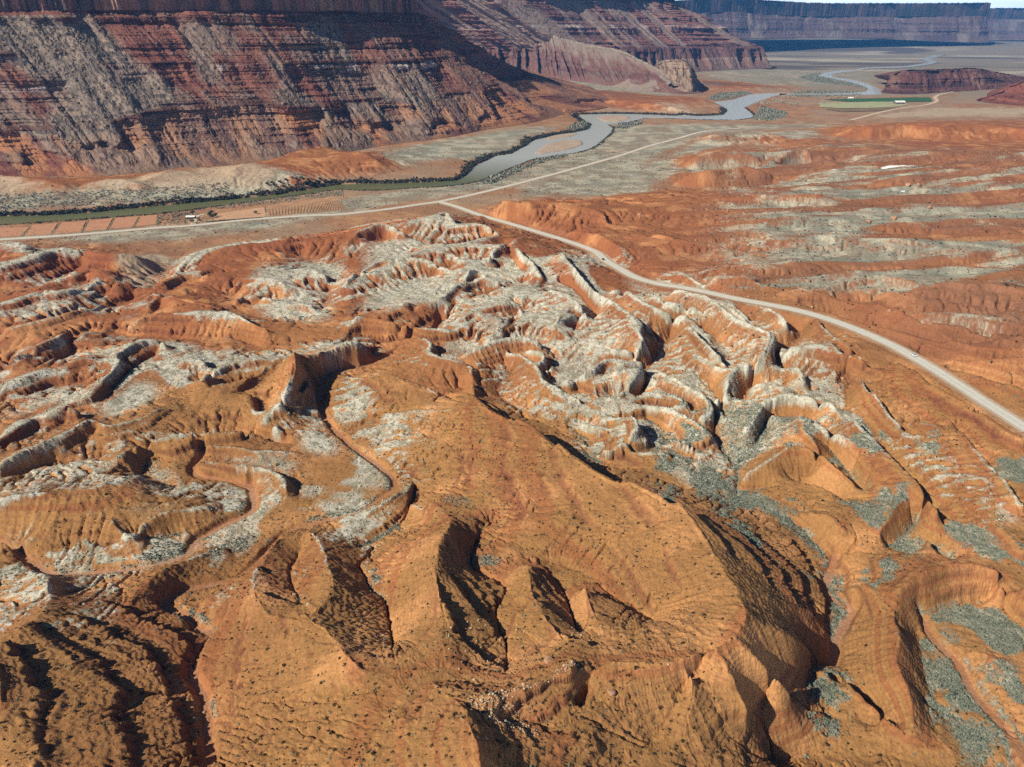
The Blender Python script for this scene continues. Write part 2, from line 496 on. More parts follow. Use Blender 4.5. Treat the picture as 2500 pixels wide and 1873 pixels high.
# bright middle ridges
R('B2', [28, 30, 32, 33, 32, 30, 28], (640, 470), (760, 420), (900, 342), (1100, 312), (1160, 322), (1095, 395), (1035, 470))
R('B2', [28, 27, 26], (1035, 475), (1030, 520), (950, 560))
R('B2', [18, 17, 17], (1190, 360), (1160, 420), (1080, 500))
R('B2', [26, 29, 31, 31, 30, 30, 29, 27], (400, 550), (470, 535), (560, 540), (592, 562), (580, 620), (650, 652), (760, 670), (835, 720))
R('B2', [20, 20, 20], (640, 580), (740, 610), (820, 560))
R('B2', [27, 30, 31, 31, 30], (750, 665), (850, 612), (950, 560), (1100, 530), (1275, 545))
R('B2', [18, 18, 17, 16], (880, 670), (1010, 625), (1120, 600), (1290, 590))
R('B2', [27, 27, 26, 26, 27], (840, 722), (852, 830), (862, 905), (900, 942), (1000, 985))
R('B2', [17, 15, 14, 14, 14], (1060, 700), (1075, 800), (1010, 880), (1080, 960), (1190, 1010))
for yy in (720, 760, 820, 880):
    R('B2', [25, 20, 17], (858, yy), (950, yy - 8), (1050, yy - 2))
for yy in (745, 795, 855):
    R('B2', [22, 16], (870, yy), (1000, yy + 5))
R('B2', [33, 34, 33, 32, 31, 29], (1355, 215), (1470, 252), (1540, 312), (1572, 360), (1490, 375), (1380, 455))
R('B2', [17, 16, 16, 15, 15], (1420, 190), (1520, 235), (1610, 330), (1640, 410), (1450, 515))
R('B2', [30, 33, 35, 36, 36, 36, 35, 34, 33], (1430, -10), (1490, 65), (1570, 150), (1650, 225), (1760, 295), (1860, 365), (1935, 440), (1925, 500), (1955, 550))
R('B2', [33, 31, 29, 27], (1955, 550), (1900, 602), (1800, 602), (1720, 610))
R('T4', [21, 20, 19, 17, 15, 14], (300, 330), (400, 410), (470, 450), (580, 520), (645, 565), (690, 570))
R('T4', [24, 19, 15, 13, 12, 12, 12, 12], (790, 515), (740, 530), (700, 570), (680, 610), (630, 680), (595, 730), (575, 800), (570, 850))
R('T4', [33, 34, 34, 34, 33, 32], (430, 400), (490, 392), (530, 425), (600, 462), (680, 500), (760, 512))
R('T4', [22, 22, 24], (510, 400), (550, 415), (590, 440))
R('T4', [29, 33, 35, 35], (590, 410), (660, 445), (730, 452), (800, 470))
R('T4', [22, 22, 22], (640, 490), (720, 505), (790, 512))
R('T4', [33, 36, 37, 38, 38, 38, 38, 37, 35], (700, 400), (830, 425), (900, 462), (960, 512), (1040, 548), (1130, 580), (1128, 620), (1070, 685), (1020, 720))
R('T4', [22, 18, 17, 16, 16, 16], (1150, 515), (1200, 560), (1250, 600), (1185, 660), (1140, 720), (1170, 775))
R('T4', [34, 35, 34, 33], (1090, 470), (1150, 500), (1190, 540), (1160, 530))
R('T4', [34, 35, 33, 31], (860, 430), (930, 465), (1000, 515), (1010, 530))
R('T4', [25, 25, 26], (905, 440), (965, 475), (1015, 520))
R('T4', [31, 33, 33, 32], (760, 555), (820, 612), (880, 672), (920, 705))
R('T4', [23, 22, 22, 23], (800, 560), (850, 600), (890, 650), (912, 690))
R('T4', [29, 31, 32, 31, 29, 27], (200, 795), (270, 772), (350, 745), (400, 692), (500, 705), (570, 712))
R('T4', [17, 17, 15, 13], (220, 830), (330, 790), (440, 745), (580, 735))
R('B2', [31, 32, 31, 30, 28, 26], (1760, 760), (1880, 740), (1965, 730), (1882, 812), (1765, 895), (1650, 942))
R('B2', [12, 12, 13, 14], (1985, 800), (1940, 900), (1860, 960), (1740, 1000))
R('B2', [27, 29, 28, 26, 24, 23], (1255, 700), (1292, 760), (1312, 810), (1400, 862), (1500, 930), (1560, 960))
R('B2', [28, 30, 29, 28], (1180, 605), (1285, 612), (1315, 660), (1280, 705))
R('B2', [17, 16, 17, 18, 18], (1330, 620), (1400, 680), (1340, 770), (1420, 840), (1540, 900))
R('B2', [24, 26, 25], (1080, 640), (1160, 640), (1240, 690))
R('T4', [26, 29, 31, 31, 30, 30], (510, 912), (590, 892), (680, 900), (760, 940), (830, 985), (835, 1010))
R('T4', [15, 15, 15, 16, 17, 18], (870, 960), (875, 1040), (905, 1110), (965, 1170), (980, 1230), (960, 1280))
R('T4', [28, 30, 32, 33, 31, 27, 22], (395, 955), (460, 940), (525, 950), (545, 1000), (500, 1040), (430, 1085), (360, 1110))
R('T4', [18, 17, 17, 17], (580, 960), (640, 1010), (660, 1080), (560, 1130))
R('T4', [22, 25, 26, 23], (190, 990), (260, 970), (370, 990), (420, 1010))
R('T4', [17, 16, 17, 18], (240, 1010), (330, 1050), (330, 1120), (460, 1180))
R('T4', [22, 25, 24, 21], (480, 1110), (580, 1110), (690, 1110), (760, 1150))
R('T4', [22, 24, 21], (640, 1060), (760, 1080), (840, 1120))
R('T4', [30, 32, 32, 31, 30, 28], (640, 742), (720, 762), (800, 815), (865, 880), (868, 920), (815, 950))
R('T4', [22, 20, 17, 15], (770, 745), (850, 800), (895, 880), (900, 950))
R('T4', [26, 29, 30, 29, 28], (580, 842), (640, 832), (730, 852), (740, 890), (700, 900))
R('T4', [20, 18, 17], (640, 800), (720, 830), (780, 880))
R('T4', [30, 33, 34, 33, 31, 28], (880, 720), (950, 730), (1000, 712), (942, 760), (930, 820), (890, 862))
R('T4', [20, 16, 15, 14], (1040, 760), (1030, 820), (990, 890), (940, 910))
R('T4', [29, 32, 33, 31], (1040, 805), (1110, 790), (1150, 800), (1230, 830))
R('T4', [24, 23, 23], (1110, 820), (1160, 830), (1200, 790))
R('T4', [31, 33, 34, 34, 32], (1095, 880), (1200, 852), (1330, 868), (1375, 888), (1400, 920))
R('T4', [20, 19, 19, 20], (1140, 935), (1280, 955), (1380, 945), (1440, 930))
R('T4', [32, 30, 27, 24], (1092, 892), (1068, 942), (1020, 1000), (1000, 1030))
R('T4', [17, 17, 18, 18], (1120, 950), (1080, 1010), (1050, 1090), (1010, 1180))
R('T4', [32, 34, 34, 33], (1180, 660), (1260, 645), (1350, 645), (1430, 660))
R('T4', [33, 37, 38, 36], (1380, 640), (1430, 668), (1500, 682), (1520, 700))
R('T4', [24, 22, 21, 21], (1380, 760), (1430, 860), (1450, 920), (1440, 760))
R('T4', [34, 35, 35, 34], (1310, 520), (1345, 555), (1400, 605), (1460, 655))
R('T4', [28, 28, 29, 30], (1370, 555), (1420, 600), (1480, 655), (1540, 730))
R('T4', [30, 32, 31], (1200, 730), (1250, 740), (1262, 790))
R('T4', [24, 34, 35, 35, 36, 36], (1320, 960), (1330, 975), (1400, 1020), (1470, 1080), (1530, 1150), (1600, 1240))
R('T4', [33, 34, 34, 33, 32], (1250, 940), (1262, 1000), (1295, 1050), (1340, 1105), (1410, 1150))
R('T4', [22, 22, 22, 23, 23], (1300, 960), (1340, 1050), (1400, 1130), (1490, 1235), (1560, 1300))
R('T4', [28, 31, 34, 36, 35, 33], (1010, 1190), (1090, 1150), (1180, 1090), (1240, 1062), (1330, 1112), (1480, 1230))
R('T4', [22, 22, 22], (1190, 1215), (1270, 1205), (1340, 1160))
R('T4', [20, 24, 27, 30], (1020, 1290), (1150, 1260), (1260, 1230), (1400, 1280))
R('T4', [36, 37, 38, 40, 42, 43, 44], (1480, 958), (1520, 1010), (1600, 1080), (1680, 1160), (1745, 1222), (1790, 1290), (1840, 1350))
R('T4', [28, 28, 29, 31, 33, 34], (1480, 920), (1540, 1000), (1610, 1055), (1700, 1120), (1790, 1200), (1860, 1290))
R('T4', [33, 36, 37, 37, 37], (1500, 780), (1530, 830), (1580, 870), (1620, 930), (1680, 990))
R('T4', [28, 28, 29, 30], (1550, 815), (1590, 880), (1650, 950), (1720, 1010))
R('T4', [34, 37, 39, 40, 41, 42], (1680, 720), (1745, 752), (1810, 812), (1920, 872), (2060, 942), (2220, 1050))
R('T4', [31, 30, 31, 32, 34], (1760, 765), (1860, 835), (1970, 890), (2100, 985), (2230, 1075))
R('T4', [37, 41, 43, 44, 46, 47], (1880, 960), (1970, 1045), (2010, 1090), (2060, 1150), (2120, 1215), (2210, 1330))
R('T4', [33, 33, 34, 36], (2020, 1080), (2090, 1140), (2170, 1240), (2250, 1320))
R('T4', [37, 38, 39], (1700, 960), (1800, 980), (1900, 990))
R('T4', [33, 34, 36], (1640, 940), (1760, 1040), (1900, 1150))
# lower right
R('C3', [30, 33, 35, 36, 35], (1290, 180), (1290, 120), (1345, 40), (1400, -40), (1480, -90))
R('C3', [25, 24, 24, 25], (1300, 215), (1440, 160), (1520, 80), (1590, -10))
R('C3', [36, 40, 42, 43, 43, 43, 42, 41], (1370, 600), (1430, 490), (1540, 415), (1680, 352), (1850, 328), (2000, 358), (2110, 440), (2230, 510))
R('C3', [25, 26, 25, 25, 25, 26, 27], (1510, 650), (1590, 655), (1700, 640), (1850, 600), (2000, 578), (2090, 640), (2212, 770))
W('C3', [25, 25, 25, 25, 26, 27, 28, 29, 31, 33], (1560, 690), (1625, 800), (1700, 880), (1785, 955), (1835, 1050), (1880, 1140), (1960, 1235), (2060, 1340), (2150, 1440), (2230, 1600))
R('C3', [38, 39, 40, 39, 39, 38, 37, 36, 34], (1370, 620), (1400, 740), (1412, 830), (1390, 930), (1430, 1040), (1470, 1130), (1492, 1230), (1500, 1330), (1480, 1420))
R('C3', [25, 25, 25, 25, 26], (1520, 780), (1560, 900), (1570, 1050), (1620, 1180), (1680, 1320))
R('C3', [28, 30, 31, 30], (1600, 1290), (1640, 1400), (1700, 1500), (1780, 1560))
R('C3', [25, 28, 28, 27], (1560, 1240), (1700, 1190), (1790, 1210), (1810, 1330))
R('C3', [28, 32, 33, 32], (1850, 890), (2000, 930), (2100, 1010), (2212, 1060))
R('C3', [30, 31, 32], (1950, 1040), (2050, 1140), (2212, 1260))
R('C3', [23, 29, 31, 30, 28], (840, 1100), (880, 1040), (930, 1020), (965, 1090), (960, 1140))
R('C3', [22, 22, 22, 23], (990, 1120), (1080, 1200), (1200, 1290), (1240, 1330))
R('C3', [26, 31, 33, 34, 33], (1000, 1030), (1100, 1120), (1230, 1230), (1350, 1330), (1400, 1400))
R('C3', [25, 29, 27, 24], (940, 1330), (1060, 1300), (1200, 1360), (1340, 1420))
W('C3', [20, 21, 21, 21, 22, 21, 20, 20, 20], (985, 985), (1000, 880), (1015, 790), (1065, 700), (1110, 620), (1000, 560), (935, 480), (970, 380), (1000, 290))
R('C3', [28, 33, 35, 34], (1110, 480), (1200, 480), (1330, 620), (1400, 760))
R('C3', [22, 27, 31, 33], (740, 40), (830, 10), (950, 30), (1060, 110))
R('C3', [20, 21, 22], (760, 130), (830, 210), (900, 260))
R('C3', [24, 27, 30, 32], (1010, 300), (1100, 260), (1220, 290), (1330, 400))
R('C3', [34, 36, 37, 38, 39], (1590, 155), (1640, 240), (1760, 290), (1900, 335), (2050, 380))
R('C3', [25, 24, 25, 28], (1350, 220), (1470, 280), (1600, 240), (1700, 330))
R('C3', [38, 40, 42], (1950, 60), (2080, 120), (2212, 230))
R('C3', [33, 34, 36], (1680, 40), (1900, 140), (2140, 290))
R('C3', [28, 27, 28, 29], (560, 1640), (800, 1560), (1100, 1560), (1400, 1540))
R('C3', [30, 29, 28], (1500, 1640), (1800, 1620), (2100, 1640))
# right of the branch road
R('A2', [14, 20, 24, 25, 24, 24, 23, 22], (960, 1350), (990, 1312), (1060, 1288), (1200, 1305), (1400, 1288), (1550, 1330), (1650, 1360), (1720, 1400))
R('A2', [9, 10, 11, 12, 13], (980, 1385), (1180, 1400), (1400, 1450), (1640, 1455), (1760, 1440))
R('A2', [17, 21, 23, 24], (1430, 1480), (1590, 1495), (1700, 1560), (1745, 1600))
R('A2', [3, 3, 4, 6, 7], (700, 1290), (950, 1300), (1060, 1262), (1400, 1255), (1600, 1290))
R('A2', [20, 22, 23, 24], (1700, 1315), (1900, 1335), (2080, 1300), (2212, 1300))
R('A2', [14, 15, 16], (1760, 1440), (1950, 1450), (2212, 1470))
R('A2', [22, 24, 26], (1850, 1500), (2000, 1500), (2212, 1540))
R('T4', [19, 21, 22], (480, 180), (560, 210), (640, 240))
R('T4', [24, 26, 26, 26], (560, 165), (680, 190), (850, 200), (960, 240))
R('T4', [19, 20, 21, 22], (650, 250), (760, 265), (880, 290), (960, 290))
R('T4', [28, 29, 27], (720, 330), (740, 325), (820, 370))
R('T4', [27, 32, 34, 34, 32, 28], (840, 385), (880, 352), (940, 330), (990, 342), (1080, 375), (1110, 380))
R('T4', [25, 25, 26], (960, 412), (1050, 415), (1130, 380))
R('T4', [31, 34, 35, 37, 40, 45, 48], (1020, 315), (1150, 318), (1300, 318), (1420, 330), (1600, 342), (1800, 375), (2230, 412))
R('T4', [28, 30, 31, 34, 38, 43], (1090, 372), (1300, 385), (1500, 388), (1700, 400), (1950, 410), (2230, 450))
R('T4', [27, 31, 34, 38, 44, 50], (980, 170), (1050, 155), (1200, 188), (1450, 185), (1700, 208), (2230, 258))
R('T4', [24, 28, 32, 36, 42], (960, 250), (1200, 240), (1450, 265), (1750, 280), (2230, 330))
R('T4', [27, 33, 40, 46, 54], (900, 85), (1150, 100), (1500, 118), (1850, 128), (2230, 140))
R('T4', [24, 29, 33, 38, 46], (900, 130), (1150, 150), (1500, 162), (1850, 170), (2230, 195))
R('T4', [25, 30, 35, 43, 52], (900, 30), (1200, 40), (1500, 55), (1900, 50), (2230, 30))
R('T4', [34, 37, 40, 44, 48], (1250, 400), (1450, 430), (1700, 490), (1950, 500), (2230, 540))
R('T4', [32, 35, 38, 42, 46], (1300, 470), (1550, 540), (1800, 600), (2000, 640), (2230, 650))
R('T4', [36, 39, 42, 46], (1600, 470), (1800, 545), (2000, 565), (2230, 600))
R('T4', [35, 38, 41, 44], (1750, 660), (1900, 690), (2050, 700), (2230, 690))
R('T4', [34, 36, 38, 40], (1900, 740), (2000, 760), (2100, 800), (2230, 830))
# hills between the plain and the farm
R('T2', [8, 17, 22, 21, 18, 22, 25, 24, 21, 10], (710, 710), (790, 680), (860, 657), (1000, 664), (1120, 690), (1190, 665), (1245, 648), (1310, 665), (1350, 690), (1390, 712))
R('T2', [5, 6, 6, 6, 7], (690, 728), (860, 735), (1000, 735), (1200, 738), (1400, 722))
R('T2', [8, 19, 24, 23, 24, 22, 12], (690, 795), (780, 752), (860, 735), (930, 728), (1010, 722), (1080, 738), (1160, 775))
R('T2', [7, 8, 8, 9], (690, 808), (860, 822), (1040, 815), (1200, 790))
R('T2', [6, 14, 16, 15, 15, 12, 6], (790, 600), (850, 585), (940, 572), (1040, 565), (1130, 575), (1180, 590), (1200, 605))
R('T2', [12, 20, 19, 9], (1180, 610), (1240, 588), (1310, 590), (1370, 618))
R('T2', [14, 19, 13], (1320, 655), (1370, 628), (1420, 650))
R('T2', [5, 5, 6], (780, 625), (1000, 640), (1300, 635))
R('T2', [5, 18, 24, 26, 27, 28, 30], (1365, 580), (1450, 545), (1560, 548), (1700, 538), (1850, 545), (2000, 535), (2240, 555))
R('T2', [5, 7, 9, 10, 12], (1370, 592), (1500, 605), (1700, 600), (2000, 605), (2240, 608))
R('T2', [2, 2, 3, 4, 5, 6], (900, 545), (1150, 545), (1350, 545), (1550, 522), (1900, 505), (2240, 500))
R('T2', [14, 20, 24, 28, 36], (1390, 640), (1560, 655), (1800, 665), (2000, 670), (2240, 660))
R('T2', [12, 16, 19, 24, 30], (1440, 690), (1650, 700), (1850, 705), (2000, 715), (2240, 700))
R('T2', [16, 22, 27, 34, 44], (1300, 770), (1550, 770), (1750, 775), (1950, 770), (2240, 720))
R('T2', [14, 18, 23, 30, 38], (1200, 830), (1500, 825), (1750, 820), (2000, 810), (2240, 790))
R('T2', [16, 20, 25, 30], (600, 845), (850, 860), (1100, 850), (1350, 850))
R('T2', [4, 4, 5, 6], (250, 740), (450, 730), (560, 720), (660, 770))
R('T2', [4, 5, 8, 9], (150, 830), (350, 820), (520, 830), (640, 815))
R('T2', [2, 3, 4], (620, 620), (700, 640), (660, 680))
# butte by the far bend and red hill at the edge
R('A3', [5, 16, 18, 16, 10], (20, 560), (80, 520), (250, 540), (500, 555), (700, 570))
R('A3', [3, 3, 3, 3], (120, 590), (300, 590), (600, 590), (880, 570))
R('A3', [4, 25, 28, 20, 4], (960, 385), (1120, 345), (1300, 350), (1480, 368), (1560, 395))
R('A3', [3, 3, 3], (1000, 405), (1250, 408), (1540, 405))
R('A3', [2, 2, 2, 2], (520, 440), (900, 430), (1200, 415), (1700, 400))
R('A3', [0.5, 0.5, 0.5], (700, 700), (1000, 720), (1400, 715))
R('A3', [0.5, 0.5, 0.5], (800, 640), (1200, 635), (1640, 632))
R('A3', [0.5, 0.5, 0.5], (700, 670), (1200, 665), (1600, 655))
# far bank by the cliff
R('A1', [14, 22, 23, 20, 12], (1440, 1130), (1500, 1090), (1600, 1050), (1780, 1110), (1980, 1150))
R('A1', [8, 15, 17, 15, 8], (500, 1220), (640, 1170), (760, 1150), (880, 1180), (1000, 1200))
R('A1', [9, 17, 18, 16, 10], (880, 1170), (1000, 1130), (1130, 1080), (1240, 1080), (1320, 1130))
R('A1', [16, 18, 19, 16], (-60, 1110), (100, 1135), (240, 1150), (420, 1190))
R('A1', [8, 8, 8, 8], (0, 1230), (300, 1245), (700, 1230), (1200, 1215))
R('A1', [16, 26, 28, 24], (1720, 1050), (1860, 985), (2000, 950), (2130, 940))
R('A2', [16, 24, 26, 18], (-60, 1000), (60, 975), (150, 985), (240, 1030))
R('A2', [3, 3, 4, 5, 6], (300, 1120), (560, 1060), (820, 1000), (1050, 930), (1250, 850))
R('A2', [14, 22, 24, 22, 18, 12], (1440, 705), (1560, 640), (1750, 640), (1950, 655), (2120, 680), (2212, 700))
R('A2', [3, 3, 2, 2], (1490, 722), (1700, 718), (1950, 722), (2212, 735))
R('A2', [14, 14, 13, 12], (1480, 590), (1700, 590), (1950, 610), (2212, 620))
R('A3', [6, 12, 12, 4], (-60, 610), (60, 625), (180, 640), (280, 690))

# ------------------------------------------------------------------ river, roads
def P2(v, *pts):
    return full(v, pts)


ZW = -1.0
north = np.vstack([P2('A1', (-400, 1400), (0, 1385), (300, 1380), (600, 1360), (1000, 1320), (1400, 1285), (1800, 1245), (2180, 1182)),
                   P2('A2', (120, 1178), (300, 1176), (540, 1168), (740, 1158), (800, 1130), (870, 1060), (940, 1030), (1000, 1000), (1100, 985), (1200, 930), (1240, 900), (1300, 885), (1400, 862), (1500, 850), (1590, 830), (1612, 800), (1560, 770), (1525, 742), (1600, 733), (1800, 730), (2000, 735), (2150, 742)),
                   P2('A3', (30, 737), (100, 744), (200, 742), (278, 735), (300, 710), (270, 680), (215, 655), (340, 640), (450, 606), (560, 596), (680, 598))])
south = np.vstack([P2('A1', (-400, 1475), (0, 1445), (250, 1428), (500, 1410), (800, 1388), (1000, 1375), (1200, 1350), (1500, 1310), (1800, 1270), (2180, 1215)),
                   P2('A2', (120, 1222), (300, 1220), (500, 1205), (640, 1200), (800, 1182), (900, 1162), (960, 1140), (1060, 1092), (1160, 1052), (1240, 1022), (1400, 996), (1500, 985), (1600, 960), (1650, 930), (1700, 890), (1742, 850), (1752, 820), (1720, 802), (1850, 786), (1900, 775), (1950, 760), (2100, 760)),
                   P2('A3', (0, 764), (200, 770), (350, 771), (440, 762), (474, 745), (440, 710), (412, 690), (440, 680), (500, 650), (560, 632), (620, 612), (690, 606))])
meander_a = P2('A3', (640, 600), (800, 602), (1050, 598), (1190, 590), (1212, 570), (1150, 541), (1050, 516), (940, 501), (880, 487), (920, 470), (1000, 455), (1110, 449), (1200, 434), (1320, 429), (1450, 424), (1560, 408), (1600, 398), (1540, 381), (1620, 356), (1750, 343), (1850, 329), (2000, 320), (2100, 316), (2260, 308))
meander_b = P2('A3', (640, 610), (800, 612), (1100, 611), (1290, 605), (1312, 585), (1260, 560), (1180, 530), (1080, 508), (985, 495), (968, 478), (1030, 465), (1110, 458), (1210, 441), (1330, 437), (1480, 432), (1610, 414), (1660, 400), (1610, 381), (1690, 356), (1790, 347), (1870, 335), (2000, 327), (2100, 323), (2260, 315))
ISLE = [P2('A2', (1250, 985), (1330, 930), (1400, 910), (1480, 900), (1550, 908), (1562, 930), (1500, 955), (1400, 975), (1310, 988)),
        P2('A2', (1310, 892), (1400, 870), (1500, 858), (1530, 863), (1480, 880), (1360, 895)),
        P2('A2', (1650, 758), (1700, 743), (1780, 740), (1850, 750), (1862, 765), (1790, 782), (1700, 780))]
ROAD = np.vstack([P2('A1', (-300, 1560), (0, 1540), (300, 1522), (600, 1500), (1000, 1465), (1250, 1448), (1600, 1412), (2000, 1385)),
                  P2('A2', (0, 1378), (300, 1345), (500, 1315), (640, 1295), (900, 1240), (1200, 1165), (1500, 1085), (1800, 1000), (2000, 935), (2180, 888)),
                  P2('A3', (60, 868), (150, 846), (270, 832), (400, 823))])
BRANCH = np.vstack([P2('A2', (640, 1297), (760, 1332), (900, 1382), (1100, 1440), (1300, 1500), (1500, 1563), (1640, 1618)),
                    P2('B2', (1705, 40), (1790, 90), (1900, 150), (2050, 193)),
                    P2('B3', (0, 213), (170, 245), (350, 285), (550, 322), (750, 362), (950, 418), (1150, 492), (1350, 580), (1480, 650), (1650, 750), (1800, 845), (1950, 945), (2100, 1040), (2300, 1170))])
ROAD3 = ground_pt(*spline(np.column_stack([ROAD, np.full(len(ROAD), 1.5)]), 10).T)
bz = np.interp(np.linspace(0, 1, len(BRANCH)), [0, 0.18, 0.3, 0.45, 0.6, 0.75, 0.9, 1.0], [1.5, 6, 13, 20.5, 26, 28.5, 31, 33])
BRANCH3 = ground_pt(*spline(np.column_stack([BRANCH, bz]), 10).T)
FARMROAD = P2('A3', (1100, 772), (1300, 720), (1450, 692), (1580, 675), (1650, 652), (1640, 628), (1670, 608), (1760, 590))
FARMROAD3 = ground_pt(*spline(np.column_stack([FARMROAD, np.full(8, 3.0)]), 8).T)
DRIVE3 = ground_pt(*spline(np.column_stack([P2('A1', (1242, 1445), (1252, 1410), (1275, 1385), (1330, 1378)), np.full(4, 1.2)]), 8).T)
# ------------------------------------------------------------------ lofted mesas: traced toe, ledge and cliff-base lines
def hang(px, py, P0, ang):
    """Point on the sight line of (px,py) from which the slope down to P0 has the angle ang."""
    dx, dy, dz = ray(px, py)
    d = np.array([dx, dy, dz])
    lo = P0[1] / dy * 1.0
    ts = np.linspace(lo * 0.98, lo * 2.2, 6000)
    Q = np.array([0, 0, H]) + ts[:, None] * d
    hd = np.hypot(Q[:, 0] - P0[0], Q[:, 1] - P0[1]) + 1e-6
    sl = (Q[:, 2] - P0[2]) / hd
    near = np.argmax(sl)
    k = near + np.argmax(sl[near:] < math.tan(ang))
    return Q[k]


A = math.radians
near_px = [((-700, 52), (-420, 330), (-300, 470)), ((-350, 46), (-60, 318), (40, 436)), ((0, 42), (190, 314), (260, 428)),
           ((200, 38), (370, 268), (440, 414)), ((400, 34), (570, 250), (640, 396)), ((600, 31), (740, 258), (800, 380)),
           ((780, 29), (880, 250), (950, 354)), ((900, 30), (1020, 246), (1080, 338)), ((980, 34), (1125, 226), (1190, 317)),
           ((1012, 33), (1195, 206), (1300, 300)), ((1016, 31), (1231, 196), (1400, 274))]
NL0 = [ground_pt(c[0], c[1], 6.0) for a, b, c in near_px]
NL1 = [hang(b[0], b[1], NL0[i], A(31)) for i, (a, b, c) in enumerate(near_px)]
NL2 = [hang(a[0], a[1], NL1[i], A(34)) for i, (a, b, c) in enumerate(near_px)]
for k, (d2, d1, d0) in enumerate((((-10, 60), (60, 120), (140, 150)), ((-40, 260), (60, 380), (160, 420)), ((-150, 700), (0, 900), (150, 1000)))):
    NL0.append(NL0[10] + np.array([d0[0], d0[1], 2.0]))
    NL1.append(NL1[10] + np.array([d1[0], d1[1], 2.0]))
    NL2.append(NL2[10] + np.array([d2[0], d2[1], 0.0]))
NL0, NL1, NL2 = map(np.array, (NL0, NL1, NL2))
NL2[:, 2] = 0.5 * NL2[:, 2] + 0.5 * np.median(NL2[:, 2])

mid_px = [((700, 2), (960, 118), (900, 172)), ((900, 2), (1080, 122), (1030, 178)), ((1100, 2), (1290, 126), (1250, 186)),
          ((1250, 2), (1420, 124), (1400, 190)), ((1400, 2), (1540, 120), (1540, 186)), ((1520, 2), (1650, 118), (1660, 178)),
          ((1600, 2), (1740, 114), (1770, 172)), ((1645, 2), (1850, 116), (1860, 168))]
ML0 = [ground_pt(c[0], c[1], 8.0) for a, b, c in mid_px]
ML1 = [hang(b[0], b[1], ML0[i], A(24)) for i, (a, b, c) in enumerate(mid_px)]
ML2 = [hang(a[0], a[1], ML1[i], A(33)) for i, (a, b, c) in enumerate(mid_px)]
for (d2, d1, d0) in (((0, 120), (70, 160), (120, 180)), ((-60, 500), (60, 700), (140, 800)), ((-200, 1600), (-50, 1900), (50, 2000))):
    ML0.append(ML0[7] + np.array([d0[0], d0[1], 0.0]))
    ML1.append(ML1[7] + np.array([d1[0], d1[1], 0.0]))
    ML2.append(ML2[7] + np.array([d2[0], d2[1], 0.0]))
ML0, ML1, ML2 = map(np.array, (ML0, ML1, ML2))
ML2[:, 2] = np.median(ML2[:, 2])

# ------------------------------------------------------------------ ground relief: membrane through the traced lines
TH0 = math.radians(56)
NT = 1400
R0, R1, R2 = 56.0, 5000.0, 17000.0
KU = 460
NU = int(math.log(R1 / R0) * KU)
th = np.linspace(-TH0, TH0, NT)
rr = R0 * np.exp(np.arange(NU) / KU)
dth = th[1] - th[0]
# the ridges are lopsided: a steep scarp just behind each crest on the side away from the sun
away = np.array([0.83, 0.55])
for (v, zm, pm), li in zip(CREST, SRC):
    midv = v in ('B1', 'B2', 'T3', 'T4')
    if midv:
        lim_ = 22.4 if not (v == 'T4' and pm[0] > 1970) else 34.4
        if zm < lim_ or (v == 'T4' and pm[0] > 1710 and pm[1] < 715):
            continue
    else:
        continue
    L = LINES[li]
    t = np.gradient(L[:, :2], axis=0)
    t /= np.linalg.norm(t, axis=1)[:, None] + 1e-9
    nrm = np.stack([t[:, 1], -t[:, 0]], 1)
    sgn = np.sign(nrm @ away)
    amt = np.abs(nrm @ away)
    Q = L.copy()
    off, drop = (5.0, np.clip(0.62 * (L[:, 2] - 14), 1.0, 12.0)) if midv else (6.0, np.full(len(L), 4.2))
    Q[:, :2] += nrm * sgn[:, None] * off
    Q[:, 2] -= drop * amt
    # only where the ridge really turns its flank from the sun
    run = amt > 0.45
    k0 = 0
    while k0 < len(Q):
        if not run[k0]:
            k0 += 1
            continue
        k1 = k0
        while k1 < len(Q) and run[k1] and sgn[k1] == sgn[k0]:
            k1 += 1
        if k1 - k0 > 2:
            LINES.append(Q[k0:k1])
        k0 = k1
LINES.append(ROAD3)
LINES.append(BRANCH3)
for bank in (north, south, meander_a, meander_b):
    LINES.append(ground_pt(*spline(np.column_stack([bank, np.zeros(len(bank))]), 6).T))
for zz, P in ((6.0, NL0[:12]), (8.0, ML0[:8])):
    LINES.append(spline(P, 12))
    Q = spline(P, 12).copy()
    Q[:, 1] += 120
    Q[:, 2] = 4.0
    LINES.append(Q)


def cells(x, y):
    r = np.hypot(x, y)
    return np.log(np.maximum(r, 1.0) / R0) * KU, (np.arctan2(x, y) + TH0) / dth


csum = np.zeros((NU, NT), np.float32)
ccnt = np.zeros((NU, NT), np.float32)
for L in LINES:
    iu, it = cells(L[:, 0], L[:, 1])
    n = np.maximum(np.abs(np.diff(iu)), np.abs(np.diff(it)))
    for k in range(len(L) - 1):
        m = int(n[k] * 1.5) + 2
        if m > 4000:
            continue
        t = np.linspace(0, 1, m)
        q = L[k] * (1 - t)[:, None] + L[k + 1] * t[:, None]
        a, b = cells(q[:, 0], q[:, 1])
        a = np.rint(a).astype(int)
        b = np.rint(b).astype(int)
        ok = (a >= 0) & (a < NU) & (b >= 0) & (b < NT)
        np.add.at(csum, (a[ok], b[ok]), q[ok, 2])
        np.add.at(ccnt, (a[ok], b[ok]), 1)
csum[-1] = 0
ccnt[-1] = 1


